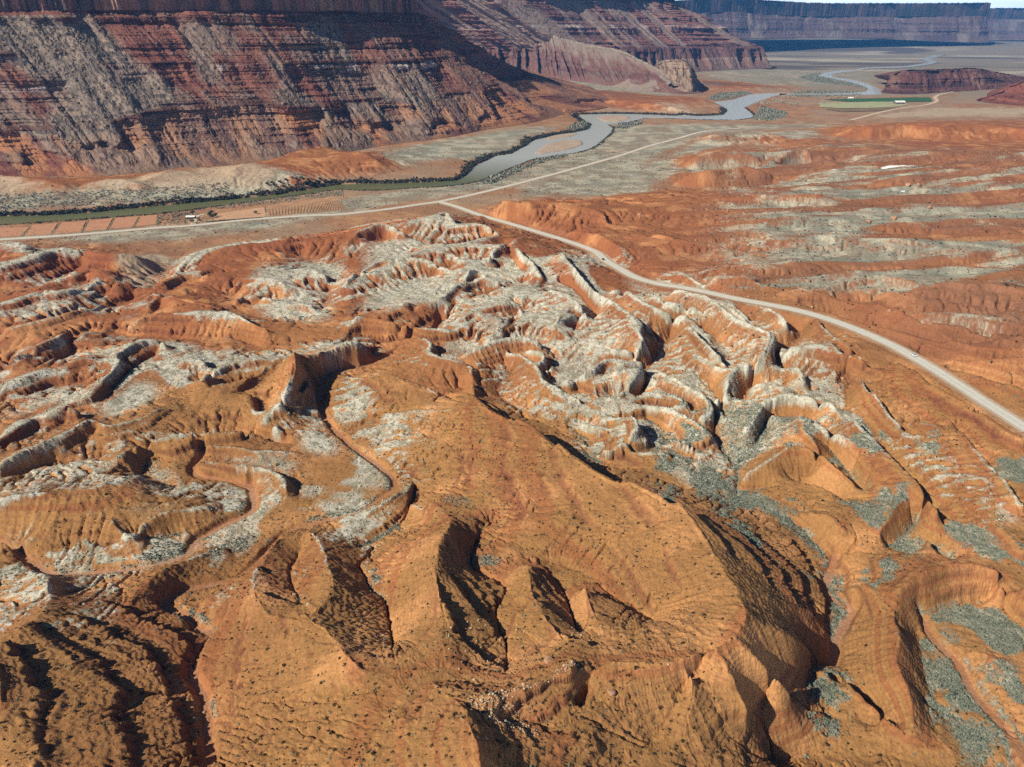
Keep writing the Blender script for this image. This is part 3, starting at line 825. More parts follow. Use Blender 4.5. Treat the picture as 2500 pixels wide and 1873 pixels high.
def relax(csum, ccnt, wu, wt, lev):
    nu, nt_ = csum.shape
    if nu > 24 and nt_ > 24:
        pu, pt = nu + nu % 2, nt_ + nt_ % 2
        A_ = np.zeros((pu, pt), np.float32)
        B_ = np.zeros((pu, pt), np.float32)
        on = ccnt > 0
        A_[:nu, :nt_][on] = csum[on] / ccnt[on]
        B_[:nu, :nt_][on] = 1
        A2 = A_.reshape(pu // 2, 2, pt // 2, 2).sum((1, 3))
        B2 = B_.reshape(pu // 2, 2, pt // 2, 2).sum((1, 3))
        c = relax(A2, B2, wu, wt, lev + 1)
        h = np.repeat(np.repeat(c, 2, 0), 2, 1)[:nu, :nt_].copy()
        its = 70 if lev == 0 else (120 if lev < 3 else 400)
    else:
        h = np.zeros((nu, nt_), np.float32)
        its = 600
    on = ccnt > 0
    val = np.where(on, csum / np.maximum(ccnt, 1e-6), 0).astype(np.float32)
    h[on] = val[on]
    for _ in range(its):
        p = np.pad(h, 1, mode='edge')
        h = (wu * (p[:-2, 1:-1] + p[2:, 1:-1]) + wt * (p[1:-1, :-2] + p[1:-1, 2:])) / (2 * (wu + wt))
        h[on] = val[on]
    return h


base = relax(csum, ccnt, 1.0, (1 / dth / KU) ** 2, 0)


def blur(a, k, it=1):
    for _ in range(it):
        for ax in (0, 1):
            p = np.pad(a, [(k + 1, k) if i == ax else (0, 0) for i in range(2)], mode='edge')
            c = np.cumsum(p, axis=ax, dtype=np.float64)
            n = a.shape[ax]
            a = ((np.take(c, range(2 * k + 1, 2 * k + 1 + n), ax) - np.take(c, range(0, n), ax)) / (2 * k + 1)).astype(np.float32)
    return a


base = blur(base, 1, 1)
RRg, THg = np.meshgrid(rr, th, indexing='ij')
X = (RRg * np.sin(THg)).astype(np.float32)
Y = (RRg * np.cos(THg)).astype(np.float32)
RRg = RRg.astype(np.float32)


def slope_xy(h):
    hu = np.gradient(h, axis=0) * KU / RRg
    ht = np.gradient(h, axis=1) / dth / RRg
    s, c = np.sin(THg).astype(np.float32), np.cos(THg).astype(np.float32)
    return hu * s + ht * c, hu * c - ht * s, np.hypot(hu, ht)


def inside(poly, pad=0):
    """Boolean grid mask of a ground polygon (world xy)."""
    poly = np.asarray(poly)
    m = np.zeros(X.shape, bool)
    iu, it = cells(poly[:, 0], poly[:, 1])
    a0, a1 = max(int(iu.min()) - 1, 0), min(int(iu.max()) + 2, X.shape[0])
    b0, b1 = max(int(it.min()) - 1, 0), min(int(it.max()) + 2, X.shape[1])
    if a0 >= a1 or b0 >= b1:
        return m
    x, y = X[a0:a1, b0:b1], Y[a0:a1, b0:b1]
    r = np.zeros(x.shape, bool)
    j = len(poly) - 1
    for i in range(len(poly)):
        xi, yi, xj, yj = poly[i][0], poly[i][1], poly[j][0], poly[j][1]
        if yi != yj:
            r ^= ((yi > y) != (yj > y)) & (x < (xj - xi) * (y - yi) / (yj - yi) + xi)
        j = i
    m[a0:a1, b0:b1] = r
    return m


def near_line(L, reach):
    """Distance grid to a polyline (only where closer than reach) and the height of the line there."""
    D = np.full(X.shape, 1e6, np.float32)
    Z = np.zeros(X.shape, np.float32)
    for k in range(len(L) - 1):
        p, q = L[k], L[k + 1]
        iu, it = cells(np.array([p[0] - reach, p[0] + reach, q[0] - reach, q[0] + reach, p[0], q[0]]),
                       np.array([p[1] - reach, p[1] - reach, q[1] + reach, q[1] + reach, p[1], q[1]]))
        ru = reach / max(min(np.hypot(p[0], p[1]), np.hypot(q[0], q[1])), 60)
        a0 = max(int(min(iu[4], iu[5]) - ru * KU * 1.4) - 2, 0)
        a1 = min(int(max(iu[4], iu[5]) + ru * KU * 1.4) + 3, X.shape[0])
        b0 = max(int(min(it[4], it[5]) - ru / dth * 1.4) - 2, 0)
        b1 = min(int(max(it[4], it[5]) + ru / dth * 1.4) + 3, X.shape[1])
        if a0 >= a1 or b0 >= b1:
            continue
        x, y = X[a0:a1, b0:b1], Y[a0:a1, b0:b1]
        d = q[:2] - p[:2]
        t = np.clip(((x - p[0]) * d[0] + (y - p[1]) * d[1]) / max(d @ d, 1e-6), 0, 1)
        dd = np.hypot(x - p[0] - t * d[0], y - p[1] - t * d[1])
        z = p[2] + t * (q[2] - p[2])
        D0 = D[a0:a1, b0:b1]
        better = dd < D0
        D0[better] = dd[better]
        Z[a0:a1, b0:b1][better] = z[better]
    return D, Z


# rain erosion: water collects down the steepest paths and cuts a branching net of gullies
def erode(h0, RR_, cu, ct, its, kk, cap, ac, keep, seed):
    n0, n1_ = h0.shape
    N = n0 * n1_
    hh = h0.copy()
    du_ = (RR_ * cu).astype(np.float32)
    dt_ = (RR_ * ct).astype(np.float32)
    dg = np.hypot(du_, dt_)
    area = (du_ * dt_).ravel().astype(np.float64)
    idx = np.arange(N).reshape(n0, n1_)
    nb = [(-1, 0, du_), (1, 0, du_), (0, -1, dt_), (0, 1, dt_), (-1, -1, dg), (-1, 1, dg), (1, -1, dg), (1, 1, dg)]
    Aq = 0
    rg_ = np.random.default_rng(seed)
    for it_ in range(its):
        P = np.pad(hh, 1, mode='edge')
        best = np.zeros_like(hh)
        rec = idx.copy()
        low_ = np.full_like(hh, 1e9)
        for a, b_, dist in nb:
            q = P[1 + a:1 + a + n0, 1 + b_:1 + b_ + n1_]
            s = (hh - q) / dist * (0.55 + 0.9 * rg_.random(hh.shape, dtype=np.float32))
            low_ = np.minimum(low_, q)
            m = s > best
            best[m] = s[m]
            rec[m] = np.clip(idx + a * n1_ + b_, 0, N - 1)[m]
        r = rec.ravel()
        Sx = area.copy()
        pt = np.where(r == np.arange(N), N, r)
        pt = np.append(pt, N)
        for k in range(11):
            add = np.bincount(pt[:N], weights=Sx, minlength=N + 1)[:N]
            Sx = Sx + add
            pt = pt[pt]
        Aq = 0.5 * Aq + 0.5 * np.sqrt(Sx).astype(np.float32).reshape(n0, n1_)
        cut = kk * np.maximum(np.minimum(Aq, 90) - ac, 0) * np.minimum(best, 1.2) * keep
        cut = np.minimum(cut, 0.45 * np.maximum(hh - low_, 0))
        hh = np.maximum(hh - cut, h0 - cap)
        pit = best <= 0
        hh[pit] = np.minimum(low_[pit] + 0.02, hh[pit] + 0.4)
        P = np.pad(hh, 1, mode='edge')
        lap = (P[:-2, 1:-1] + P[2:, 1:-1] + P[1:-1, :-2] + P[1:-1, 2:]) * 0.25 - hh
        hh += lap * 0.02 * keep
    return hh, Aq


cell = RRg * max(1.0 / KU, dth)
nearf = sstep(230, 420, RRg)
gx, gy, g = slope_xy(blur(base, 4, 2))
rug = sstep(0.05, 0.30, blur(g, 6, 2))
wildr = sstep(40, 260, X - 0.25 * (Y - 500)) * sstep(430, 620, RRg) * sstep(1900, 1300, RRg)
bandn = fbm(X / 260, Y / 38, 4, 255)
seedh = base + wildr * ((1 - np.abs(bandn * 2 - 1)) - 0.6) * 9.0 + wildr * (fbm(X / 60, Y / 24, 4, 256) - 0.5) * 7.0
rug2 = np.maximum(rug, sstep(0.03, 0.13, blur(g, 16, 2)) * (base > 6))
lum = rug2 * (0.55 + 0.35 * nearf)
seedh += lum * ((fbm(X / 55, Y / 55, 3, 71) - 0.5) * 3.5 + (fbm(X / 17, Y / 17, 3, 72) - 0.5) * 2.2 + (fbm(X / 5, Y / 5, 3, 73) - 0.5) * 1.0)
keep_full = (np.clip(rug2 * 1.1 + 0.4 * wildr, 0, 1) * (0.34 + 0.66 * nearf) * (1 - 0.6 * sstep(950, 1050, Y) * (X < 450))).astype(np.float32)
pu, pt_ = NU // 2, NT // 2
half = lambda a: a[:pu * 2, :pt_ * 2].reshape(pu, 2, pt_, 2).mean((1, 3)).astype(np.float32)
h2_0 = half(seedh)
h2, _a = erode(h2_0, half(RRg), 2.0 / KU, 2 * dth, 30, 0.036, 5.5, 4.0, half(keep_full), 1)
dlt = h2 - h2_0
# back to the full grid (bilinear), then a short fine pass
up = np.zeros_like(base)
ui = np.clip((np.arange(NU) - 0.5) / 2, 0, pu - 1.001)
ti = np.clip((np.arange(NT) - 0.5) / 2, 0, pt_ - 1.001)
i0, j0 = ui.astype(int), ti.astype(int)
fu, fj = (ui - i0)[:, None].astype(np.float32), (ti - j0)[None, :].astype(np.float32)
up = (dlt[i0][:, j0] * (1 - fu) + dlt[i0 + 1][:, j0] * fu) * (1 - fj) + (dlt[i0][:, j0 + 1] * (1 - fu) + dlt[i0 + 1][:, j0 + 1] * fu) * fj
h3_0 = (seedh + up + rug * (fbm(X / 2.4, Y / 2.4, 3, 74) - 0.5) * 0.5).astype(np.float32)
h3, Acc = erode(h3_0, RRg, 1.0 / KU, dth, 9, 0.04, 2.0, 1.5, keep_full, 2)
flow = sstep(4.0, 16.0, Acc)
h = h3.copy()

# fine rills and lumps on top
smooth = blur(h, 3, 2)
gx, gy, g = slope_xy(smooth)
inv = 1.0 / np.maximum(g, 1e-4)
ax_, ay_ = -gy * inv, gx * inv
rill = np.clip((h - blur(h, 5, 1)) / (0.35 + 0.0022 * RRg), -1.2, 1.2) * rug
for k, (wl, amp) in enumerate(((9.5, 0.55), (4.6, 0.36), (2.2, 0.17), (1.1, 0.08))):
    fade = sstep(1.2, 3.2, wl / cell)
    if fade.max() <= 0:
        continue
    gg = gully(X, Y, ax_, ay_, wl, 31 + k)
    v = -np.abs(gg) ** 0.8 + 0.5
    amp = amp * (0.75 + 0.25 * nearf) if wl > 4 else amp * 1.25
    h += amp * fade * rug * v * (0.55 + 0.9 * fbm(X / 90, Y / 90, 2, 400 + k))
    rill += fade * rug * v * (0.5, 0.4, 0.2, 0.1)[k]
h += (0.25 + 0.75 * rug) * (fbm(X / 9, Y / 9, 3, 81) - 0.5) * 1.1 * sstep(1, 4, 9 / cell)
h += (0.2 + 0.8 * rug) * (fbm(X / 2.2, Y / 2.2, 3, 91) - 0.5) * 0.45 * sstep(0.8, 3, 2.2 / cell)
# strata: hard bands stand out as small ledges
zs = h + 2.5 * (fbm(X / 120, Y / 120, 2, 101) - 0.5) + 0.5 * fbm(X / 6, Y / 6, 2, 103)
PST = 6.2
tq = zs / PST
fr = tq - np.floor(tq)
stp = np.where(fr < 0.55, fr * 0.45, np.where(fr < 0.68, 0.2475 + (fr - 0.55) * 4.6, 0.8455 + (fr - 0.68) * 0.483))
lm = sstep(0.10, 0.34, g) * sstep(0.45, 0.58, fbm(X / 55, Y / 55, 3, 111)) * sstep(70, 200, RRg)
h += lm * (stp - fr) * PST * 0.85
zs2 = h + 1.6 * (fbm(X / 50, Y / 50, 2, 117) - 0.5) + 0.5 * fbm(X / 3, Y / 3, 2, 118)
f2 = zs2 / 2.6 - np.floor(zs2 / 2.6)
s2 = np.where(f2 < 0.6, f2 * 0.5, np.where(f2 < 0.75, 0.3 + (f2 - 0.6) * 3.8, 0.87 + (f2 - 0.75) * 0.52))
lm2 = sstep(0.10, 0.30, g) * sstep(0.50, 0.62, fbm(X / 34, Y / 34, 3, 119)) * sstep(650, 450, RRg)
h += lm2 * (s2 - f2) * 2.6 * 0.8
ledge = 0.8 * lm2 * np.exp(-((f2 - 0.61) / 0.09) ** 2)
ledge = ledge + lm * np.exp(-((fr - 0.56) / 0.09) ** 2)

fq = zs / 1.15 - np.floor(zs / 1.15)
fine = (1 - nearf) * sstep(0.15, 0.4, g) * sstep(0.30, 0.50, fbm(X / 45, Y / 45, 2, 115))
h += fine * 0.30 * (sstep(0.5, 0.7, fq) - fq)
# washes: flat sandy beds with cut banks
wash_m = np.zeros_like(h)
for L in WASH:
    wd = 0.9
    D, Z = near_line(L, 9.0)
    D = D + 0.9 * (fbm(X / 5, Y / 5, 2, 121) - 0.5)
    k = sstep(wd + 2.2, wd + 0.2, D)
    h = h * (1 - k) + (np.minimum(h, Z - 1.0)) * k
    wash_m = np.maximum(wash_m, sstep(wd + 1.4, wd - 0.2, D))

# roads: graded bed
road_m = np.zeros_like(h)
for L, wd in ((ROAD3, 3.6), (BRANCH3, 3.6), (FARMROAD3, 4.0), (DRIVE3, 3.0)):
    D, Z = near_line(L, 40.0)
    k = sstep(wd + 14, wd + 4.0, D)
    h = h * (1 - k) + (Z - 0.35) * k
    road_m = np.maximum(road_m, sstep(wd + 5.5, wd + 2.0, D + 2.5 * (fbm(X / 4, Y / 4, 2, 131) - 0.5)))

# river bed
riv = np.vstack([north, south[::-1]])
RIV = ground_pt(riv[:, 0], riv[:, 1], 0.0)[:, :2]
mea = np.vstack([meander_a, meander_b[::-1]])
MEA = ground_pt(mea[:, 0], mea[:, 1], 0.0)[:, :2]
wet = (inside(RIV) | inside(MEA)).astype(np.float32)
isl = np.zeros_like(wet)
ISLW = [ground_pt(p[:, 0], p[:, 1], ZW)[:, :2] for p in ISLE]
for p in ISLW:
    isl = np.maximum(isl, inside(p).astype(np.float32))
wetb = blur(wet, 1, 1)
islb = blur(isl, 1, 1)
h = h * (1 - wetb) + (-3.2) * wetb
h = np.where(islb > 0.3, np.maximum(h, ZW - 0.4 + 1.5 * islb + 0.3 * fbm(X / 7, Y / 7, 2, 140)), h)
HG = h


def height(x, y):
    a, b = cells(np.asarray(x, float), np.asarray(y, float))
    a = np.clip(a, 0, NU - 1.001)
    b = np.clip(b, 0, NT - 1.001)
    i, j = a.astype(int), b.astype(int)
    fa, fb = a - i, b - j
    return (HG[i, j] * (1 - fa) + HG[i + 1, j] * fa) * (1 - fb) + (HG[i, j + 1] * (1 - fa) + HG[i + 1, j + 1] * fa) * fb


# ------------------------------------------------------------------ ground cover: where the grass, sage and pale silt grow
VEG = np.zeros_like(h)       # pale bunch grass of the badlands
SAGE = np.zeros_like(h)      # grey-green sage flats
PALE = np.zeros_like(h)      # pale silt
FARMC = []


def cover(arr, val, z, v, *pts):
    m = inside(poly2(v, pts, z)).astype(np.float32)
    m = blur(m, 11, 2)
    np.maximum(arr, m * val, out=arr)


cover(VEG, 0.54, 26, 'F', (1040, 720), (1090, 660), (1200, 620), (1400, 690), (1640, 720), (1850, 760), (2020, 850), (2090, 960), (1960, 1060), (1880, 1150), (1700, 1190), (1560, 1100), (1440, 1090), (1380, 1010), (1250, 960), (1170, 880), (1130, 860), (1060, 860))
cover(VEG, 0.53, 22, 'F', (830, 760), (930, 640), (1060, 560), (1150, 535), (1210, 570), (1330, 640), (1260, 680), (1120, 700), (980, 760))
cover(VEG, 0.55, 15, 'F', (560, 720), (640, 650), (780, 620), (860, 640), (800, 720), (830, 790), (720, 800), (640, 760))
cover(VEG, 0.52, 22, 'F', (860, 600), (960, 540), (1100, 520), (1180, 560), (1040, 620), (900, 660))
cover(VEG, 0.52, 26, 'F', (1480, 640), (1620, 690), (1800, 730), (1990, 830), (1900, 800), (1700, 740), (1560, 700))
cover(VEG, 0.55, 32, 'F', (1880, 1000), (2060, 960), (2260, 1070), (2420, 1200), (2500, 1330), (2380, 1280), (2200, 1120), (2000, 1060))
for p in ([(0, 900), (300, 850), (500, 890), (420, 940), (120, 1010), (0, 1060)], [(0, 1120), (110, 1110), (170, 1150), (90, 1240), (0, 1230)],
          [(560, 460), (700, 440), (920, 440), (820, 500), (620, 510)], [(940, 650), (1100, 640), (1180, 700), (950, 740)],
          [(600, 980), (850, 760), (960, 760), (980, 900), (720, 1030)], [(1260, 720), (1460, 690), (1480, 740), (1300, 830), (1200, 880)],
          [(1340, 1220), (1700, 1230), (1980, 1290), (1840, 1370), (1500, 1330), (1330, 1310)], [(850, 1260), (1000, 1240), (1220, 1380), (1150, 1450), (960, 1440), (860, 1360)],
          [(330, 1390), (560, 1320), (780, 1290), (830, 1380), (700, 1400), (560, 1480), (330, 1480), (260, 1430)], [(1380, 530), (1540, 520), (1580, 600), (1480, 620)],
          [(1720, 500), (1900, 590), (2212, 600), (2212, 640), (1900, 640), (1740, 560)], [(1900, 1100), (2080, 1060), (2190, 1180), (2150, 1240), (1900, 1180)],
          [(420, 960), (600, 1000), (760, 1030), (600, 1060), (470, 1010)], [(0, 380), (260, 370), (240, 430), (0, 440)], [(0, 590), (300, 560), (280, 600), (0, 680)]):
    cover(VEG, 0.60, 24, 'B1', *p)
cover(VEG, 0.66, 15, 'T3', (1420, 880), (1560, 820), (1600, 860), (1620, 920), (1560, 1000), (1470, 990))
for p in ([(530, 1230), (860, 1180), (900, 1200), (700, 1290), (560, 1300)], [(540, 290), (640, 260), (860, 220), (700, 300), (560, 330)],
          [(330, 330), (450, 320), (500, 350), (400, 370)], [(1300, 200), (1500, 180), (1680, 110), (1660, 160), (1500, 230), (1340, 250)],
          [(1690, 170), (1780, 150), (1780, 190), (1720, 220)], [(1100, 120), (1260, 110), (1300, 60), (1100, 70)]):
    cover(VEG, 0.58, 22, 'T5', *p) if p[0][0] != 530 else None
SG = 0.76
for p in ([(820, 420), (900, 370), (1040, 325), (1120, 335), (1110, 380), (960, 440), (840, 460)], [(220, 500), (330, 480), (600, 490), (760, 440), (820, 400), (820, 380), (640, 430), (400, 480), (260, 470)],
          [(0, 420), (60, 430), (130, 490), (60, 500), (0, 480)], [(1270, 340), (1430, 295), (1480, 310), (1300, 355)], [(880, 600), (1020, 560), (1180, 500), (1240, 400), (1180, 440), (1040, 540), (900, 560)],
          [(720, 650), (800, 620), (810, 680), (740, 670)], [(700, 720), (820, 720), (900, 780), (830, 820), (740, 760)], [(820, 900), (880, 830), (900, 900), (880, 1020), (820, 1000)],
          [(500, 880), (600, 860), (720, 800), (700, 860), (540, 890)], [(1640, 370), (1780, 330), (1770, 370), (1660, 420)], [(1520, 580), (1600, 560), (1700, 600), (1680, 650), (1600, 660)],
          [(1180, 560), (1260, 560), (1330, 640), (1240, 660)], [(2020, 510), (2180, 540), (2160, 600), (2040, 560)], [(1790, 230), (1960, 210), (2080, 240), (2060, 290), (1940, 260)],
          [(1600, 440), (1680, 400), (1720, 420), (1640, 450)]):
    cover(SAGE, SG, 26, 'T5', *p)
for p in ([(1180, 120), (1250, 90), (1300, 200), (1240, 200)], [(1340, 210), (1440, 160), (1600, 150), (1650, 250), (1560, 310), (1420, 320)], [(1560, 660), (1640, 650), (1830, 660), (1860, 720), (1900, 800), (1760, 850), (1680, 850), (1600, 760)],
          [(1870, 620), (2010, 600), (2100, 700), (2130, 850), (2000, 850), (1900, 700)], [(1820, 860), (2000, 880), (2212, 1000), (2212, 1090), (1960, 1060), (1860, 950)],
          [(1010, 360), (1180, 350), (1270, 420), (1130, 470), (1000, 470)], [(880, 590), (1030, 570), (1060, 630), (930, 690)], [(1040, 780), (1160, 800), (1260, 880), (1230, 1000), (1130, 980), (1040, 900)],
          [(960, 1060), (1060, 1080), (1200, 1220), (1140, 1210), (1000, 1140)], [(520, 1200), (800, 1220), (820, 1290), (640, 1330), (520, 1300)], [(1000, 1180), (1200, 1230), (1380, 1370), (1330, 1390), (1060, 1280)],
          [(1520, 1230), (1700, 1180), (1820, 1220), (1960, 1320), (2180, 1380), (2180, 1480), (1990, 1440), (1980, 1620), (1800, 1560), (1820, 1330), (1560, 1320)],
          [(1540, 1100), (1640, 1070), (1720, 1100), (1600, 1160)], [(800, 960), (900, 960), (1000, 1010), (860, 1030)], [(480, 10), (660, 0), (760, 20), (620, 40)], [(560, 280), (800, 320), (860, 350), (700, 360)],
          [(1010, 40), (1150, 110), (1260, 140), (1180, 160), (1020, 100)], [(1940, 90), (2100, 80), (2170, 130), (2060, 180), (1940, 150)], [(1530, 30), (1640, 10), (1760, 60), (1820, 120), (1700, 90)]):
    cover(SAGE, SG, 30, 'C3', *p)
cover(SAGE, 0.72, 16, 'T4', (860, 900), (960, 880), (1060, 960), (1240, 950), (1330, 1100), (1200, 1100), (1060, 1190), (990, 1260), (920, 1180), (860, 1040))
cover(SAGE, 0.55, 30, 'T4', (1010, 1270), (1130, 1230), (1230, 1220), (1180, 1290), (1060, 1310))
cover(SAGE, 0.60, 31, 'T4', (1440, 800), (1500, 850), (1480, 960), (1360, 980), (1330, 1000), (1330, 960), (1440, 940))
for p in ([(1020, 330), (1200, 300), (1500, 310), (1700, 340), (2230, 380), (2230, 420), (1800, 395), (1500, 350), (1200, 340), (1050, 360)], [(1600, 440), (1750, 460), (2230, 490), (2230, 600), (1950, 590), (1700, 520)],
          [(1250, 400), (1420, 420), (1600, 470), (1500, 470), (1300, 430)], [(1050, 150), (1250, 165), (1600, 170), (2230, 220), (2230, 300), (1800, 280), (1500, 260), (1350, 230), (1100, 200)],
          [(1150, 110), (1500, 118), (1850, 115), (2230, 130), (2230, 165), (1800, 150), (1300, 145)], [(860, 280), (1060, 250), (1250, 290), (1060, 300)], [(400, 150), (500, 165), (570, 210), (480, 220)],
          [(1940, 760), (2230, 780), (2230, 850), (2020, 800)], [(1680, 650), (1800, 690), (2000, 700), (1960, 730), (1760, 700)]):
    cover(SAGE, 0.58, 36, 'T4', *p)
# flats
cover(SAGE, 0.60, 1, 'F', (-300, 560), (-300, 610), (60, 590), (250, 610), (420, 600), (500, 590), (700, 560), (900, 520), (1010, 490), (1080, 484), (1250, 460), (1500, 440), (1640, 470), (1700, 400), (1560, 420), (1660, 370), (1760, 330), (2000, 320), (2100, 300), (1900, 300), (1600, 300), (1480, 300), (1300, 400), (1100, 440), (900, 470), (700, 500), (400, 550))
cover(PALE, 0.62, 3, 'F', (240, 640), (420, 610), (460, 640), (400, 700), (300, 760), (240, 780), (300, 700))
cover(SAGE, 0.60, 3, 'A1', (-700, 1240), (0, 1260), (500, 1230), (1000, 1200), (1500, 1170), (2212, 1130), (2212, 1180), (1800, 1235), (1000, 1310), (0, 1380), (-700, 1400))
cover(PALE, 0.66, 12, 'A1', (-700, 1120), (0, 1120), (400, 1190), (800, 1130), (1200, 1090), (1500, 1040), (1640, 1040), (1860, 1110), (1760, 1180), (1500, 1200), (1000, 1210), (500, 1240), (0, 1260), (-700, 1260))
cover(SAGE, 0.66, 8, 'A2', (-50, 960), (150, 960), (240, 1030), (330, 1080), (700, 1000), (900, 1030), (1150, 940), (1240, 860), (1400, 830), (1400, 780), (900, 850), (560, 900), (200, 1000))
cover(SAGE, 0.62, 10, 'A2', (1080, 470), (1500, 500), (2212, 600), (2212, 640), (1700, 590), (1300, 560))
cover(PALE, 0.62, 6, 'A2', (1950, 670), (2212, 660), (2300, 690), (2370, 740), (2200, 740), (2000, 720))
cover(PALE, 0.70, 3, 'A3', (1080, 780), (1300, 725), (1600, 685), (2300, 690), (2300, 770), (1700, 760), (1300, 770))
cover(PALE, 0.55, 3, 'A3', (450, 690), (700, 680), (900, 690), (700, 660), (520, 650))
cover(PALE, 0.60, 2, 'A2', (1630, 980), (1660, 930), (1750, 900), (1900, 950), (1820, 1000), (1700, 1000))
cover(SAGE, 0.66, 16, 'T2', (690, 720), (800, 665), (870, 655), (1010, 665), (1130, 690), (1080, 735), (880, 740), (720, 740))
cover(SAGE, 0.66, 16, 'T2', (850, 740), (940, 730), (1030, 770), (1010, 800), (900, 815))
cover(SAGE, 0.64, 16, 'T2', (1300, 655), (1370, 620), (1420, 640), (1400, 670), (1340, 680))
cover(SAGE, 0.60, 8, 'T2', (560, 700), (760, 600), (900, 590), (1180, 560), (1370, 560), (1340, 600), (1170, 640), (1200, 600), (900, 640), (760, 680), (650, 760), (400, 860), (300, 850))
cover(SAGE, 0.58, 8, 'T2', (20, 740), (300, 700), (560, 700), (700, 740), (600, 860), (200, 850), (0, 860))
cover(SAGE, 0.55, 4, 'A3', (-20, 430), (500, 440), (1000, 430), (1300, 430), (1300, 560), (900, 560), (500, 560), (200, 520))
cover(PALE, 0.52, 3, 'A3', (100, 470), (500, 470), (900, 560), (600, 560), (300, 530))
cover(PALE, 0.5, 3, 'A3', (1100, 480), (1300, 470), (1300, 570), (1220, 560))
WHITE = np.zeros_like(h)     # old snow and gypsum patches
for p in ([(1165, 1118), (1250, 1112), (1260, 1120), (1180, 1124)], [(1285, 1110), (1380, 1100), (1420, 1090), (1470, 1098), (1530, 1105), (1480, 1114), (1380, 1118), (1300, 1116)], [(1580, 1068), (1610, 1062), (1610, 1076), (1590, 1078)],
          [(1405, 1275), (1430, 1265), (1440, 1275), (1420, 1284)], [(1445, 1270), (1468, 1268), (1458, 1284)], [(965, 1102), (1000, 1104), (990, 1112)], [(470, 1436), (500, 1434), (490, 1442)]):
    WHITE = np.maximum(WHITE, blur(inside(poly2('A3', p, 22)).astype(np.float32), 1, 1))
STRIP = np.zeros_like(h)

# fields
FIELDS = {'F1': [('A1', [(-60, 1472), (190, 1465), (130, 1524), (-60, 1533)]), ('A1', [(212, 1449), (372, 1438), (326, 1512), (152, 1522)]), ('A1', [(395, 1436), (555, 1426), (515, 1496), (345, 1510)]),
                 ('A1', [(575, 1424), (725, 1406), (685, 1480), (535, 1494)]), ('A1', [(745, 1405), (890, 1396), (855, 1464), (705, 1477)]), ('A1', [(905, 1393), (1012, 1384), (1000, 1448), (870, 1461)])],
          'F2': [('A1', [(1395, 1378), (1700, 1335), (1712, 1398), (1375, 1422)]), ('A1', [(1708, 1333), (1900, 1292), (2120, 1271), (2195, 1300), (2225, 1352), (1722, 1397)])]}
# ------------------------------------------------------------------ ground colour (albedo of soil, grass, silt) and the ground sheet
def mixc(c, d, k):
    return c * (1 - k[..., None]) + np.asarray(d, np.float32) * k[..., None]


n1 = fbm(X / 160, Y / 160, 3, 201)
n2 = fbm(X / 22, Y / 22, 4, 211)
n3 = fbm(X / 3.1, Y / 3.1, 3, 221)
strat = fbm(zs / 1.3, zs * 0 + 3.0, 3, 231)
far = sstep(260, 900, RRg)
col = np.empty(X.shape + (3,), np.float32)
col[:] = (0.365, 0.190, 0.072)
col = mixc(col, (0.295, 0.110, 0.048), far * 0.85)
col = mixc(col, (0.290, 0.092, 0.045), sstep(0.45, 0.72, n1) * (0.35 + 0.35 * far))
col = mixc(col, (0.560, 0.280, 0.120), sstep(0.52, 0.75, n2) * 0.55)
col = mixc(col, (0.300, 0.098, 0.042), sstep(0.55, 0.72, strat) * rug * 0.55)
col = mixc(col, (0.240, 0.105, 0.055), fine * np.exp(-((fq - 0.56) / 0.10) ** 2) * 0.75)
col = mixc(col, (0.330, 0.130, 0.060), flow * rug * 0.35)
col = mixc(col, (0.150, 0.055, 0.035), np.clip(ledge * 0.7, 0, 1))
gx2, gy2, g2 = slope_xy(blur(h, 2, 1))
flat = sstep(0.55, 0.18, g2)
plain = (1 - blur(rug, 14, 2)) * sstep(13, 5, base) * sstep(450, 700, RRg)
col = mixc(col, (0.330, 0.225, 0.150), np.clip(plain * 1.2, 0, 1) * (0.45 + 0.5 * sstep(0.35, 0.6, n1)))
spk = hash2(np.arange(NU)[:, None] + np.zeros((1, NT), np.int64), np.arange(NT)[None, :] + np.zeros((NU, 1), np.int64), 77) - 0.5
tex = 0.55 * (n2 - 0.5) * 2 + 0.9 * (n3 - 0.5) * sstep(0.5, 2, 3.1 / cell)
low = sstep(0.0, -3.0, base - blur(base, 22, 2)) * (1 - blur(road_m, 3, 1))
patchy = sstep(0.40, 0.60, fbm(X / 75, Y / 55, 3, 243))
VEG = np.maximum(VEG, 0.56 * patchy * (1 - sstep(700, 760, RRg) * sstep(-160, -110, X)) * sstep(330, 430, RRg) * sstep(1050, 850, RRg) * sstep(300, 60, X - 0.25 * (Y - 500)) * sstep(0.1, 0.5, blur(rug, 6, 1)))
SAGE = np.maximum(SAGE, 0.60 * (base < 38) * low * sstep(430, 300, RRg) * sstep(0.38, 0.55, fbm(X / 30, Y / 30, 3, 245)))
nl = sstep(-35, -75, X) * sstep(200, 260, RRg) * sstep(430, 380, RRg)
VEG = np.maximum(VEG, 0.52 * nl * sstep(0.44, 0.58, fbm(X / 32, Y / 26, 3, 247)))
nr = sstep(25, 70, X - 0.12 * (Y - 150)) * sstep(430, 380, RRg)
SAGE = np.maximum(SAGE, 0.66 * nr * (base < 36) * sstep(0.46, 0.60, fbm(X / 16, Y / 24, 3, 249) + 0.10 * low) * sstep(0.75, 0.4, g2))
SAGE = np.maximum(SAGE, 0.62 * sstep(0.25, 0.8, blur(wash_m, 9, 2) * 3) * (1 - wash_m) * sstep(0.40, 0.52, fbm(X / 14, Y / 14, 3, 250)))
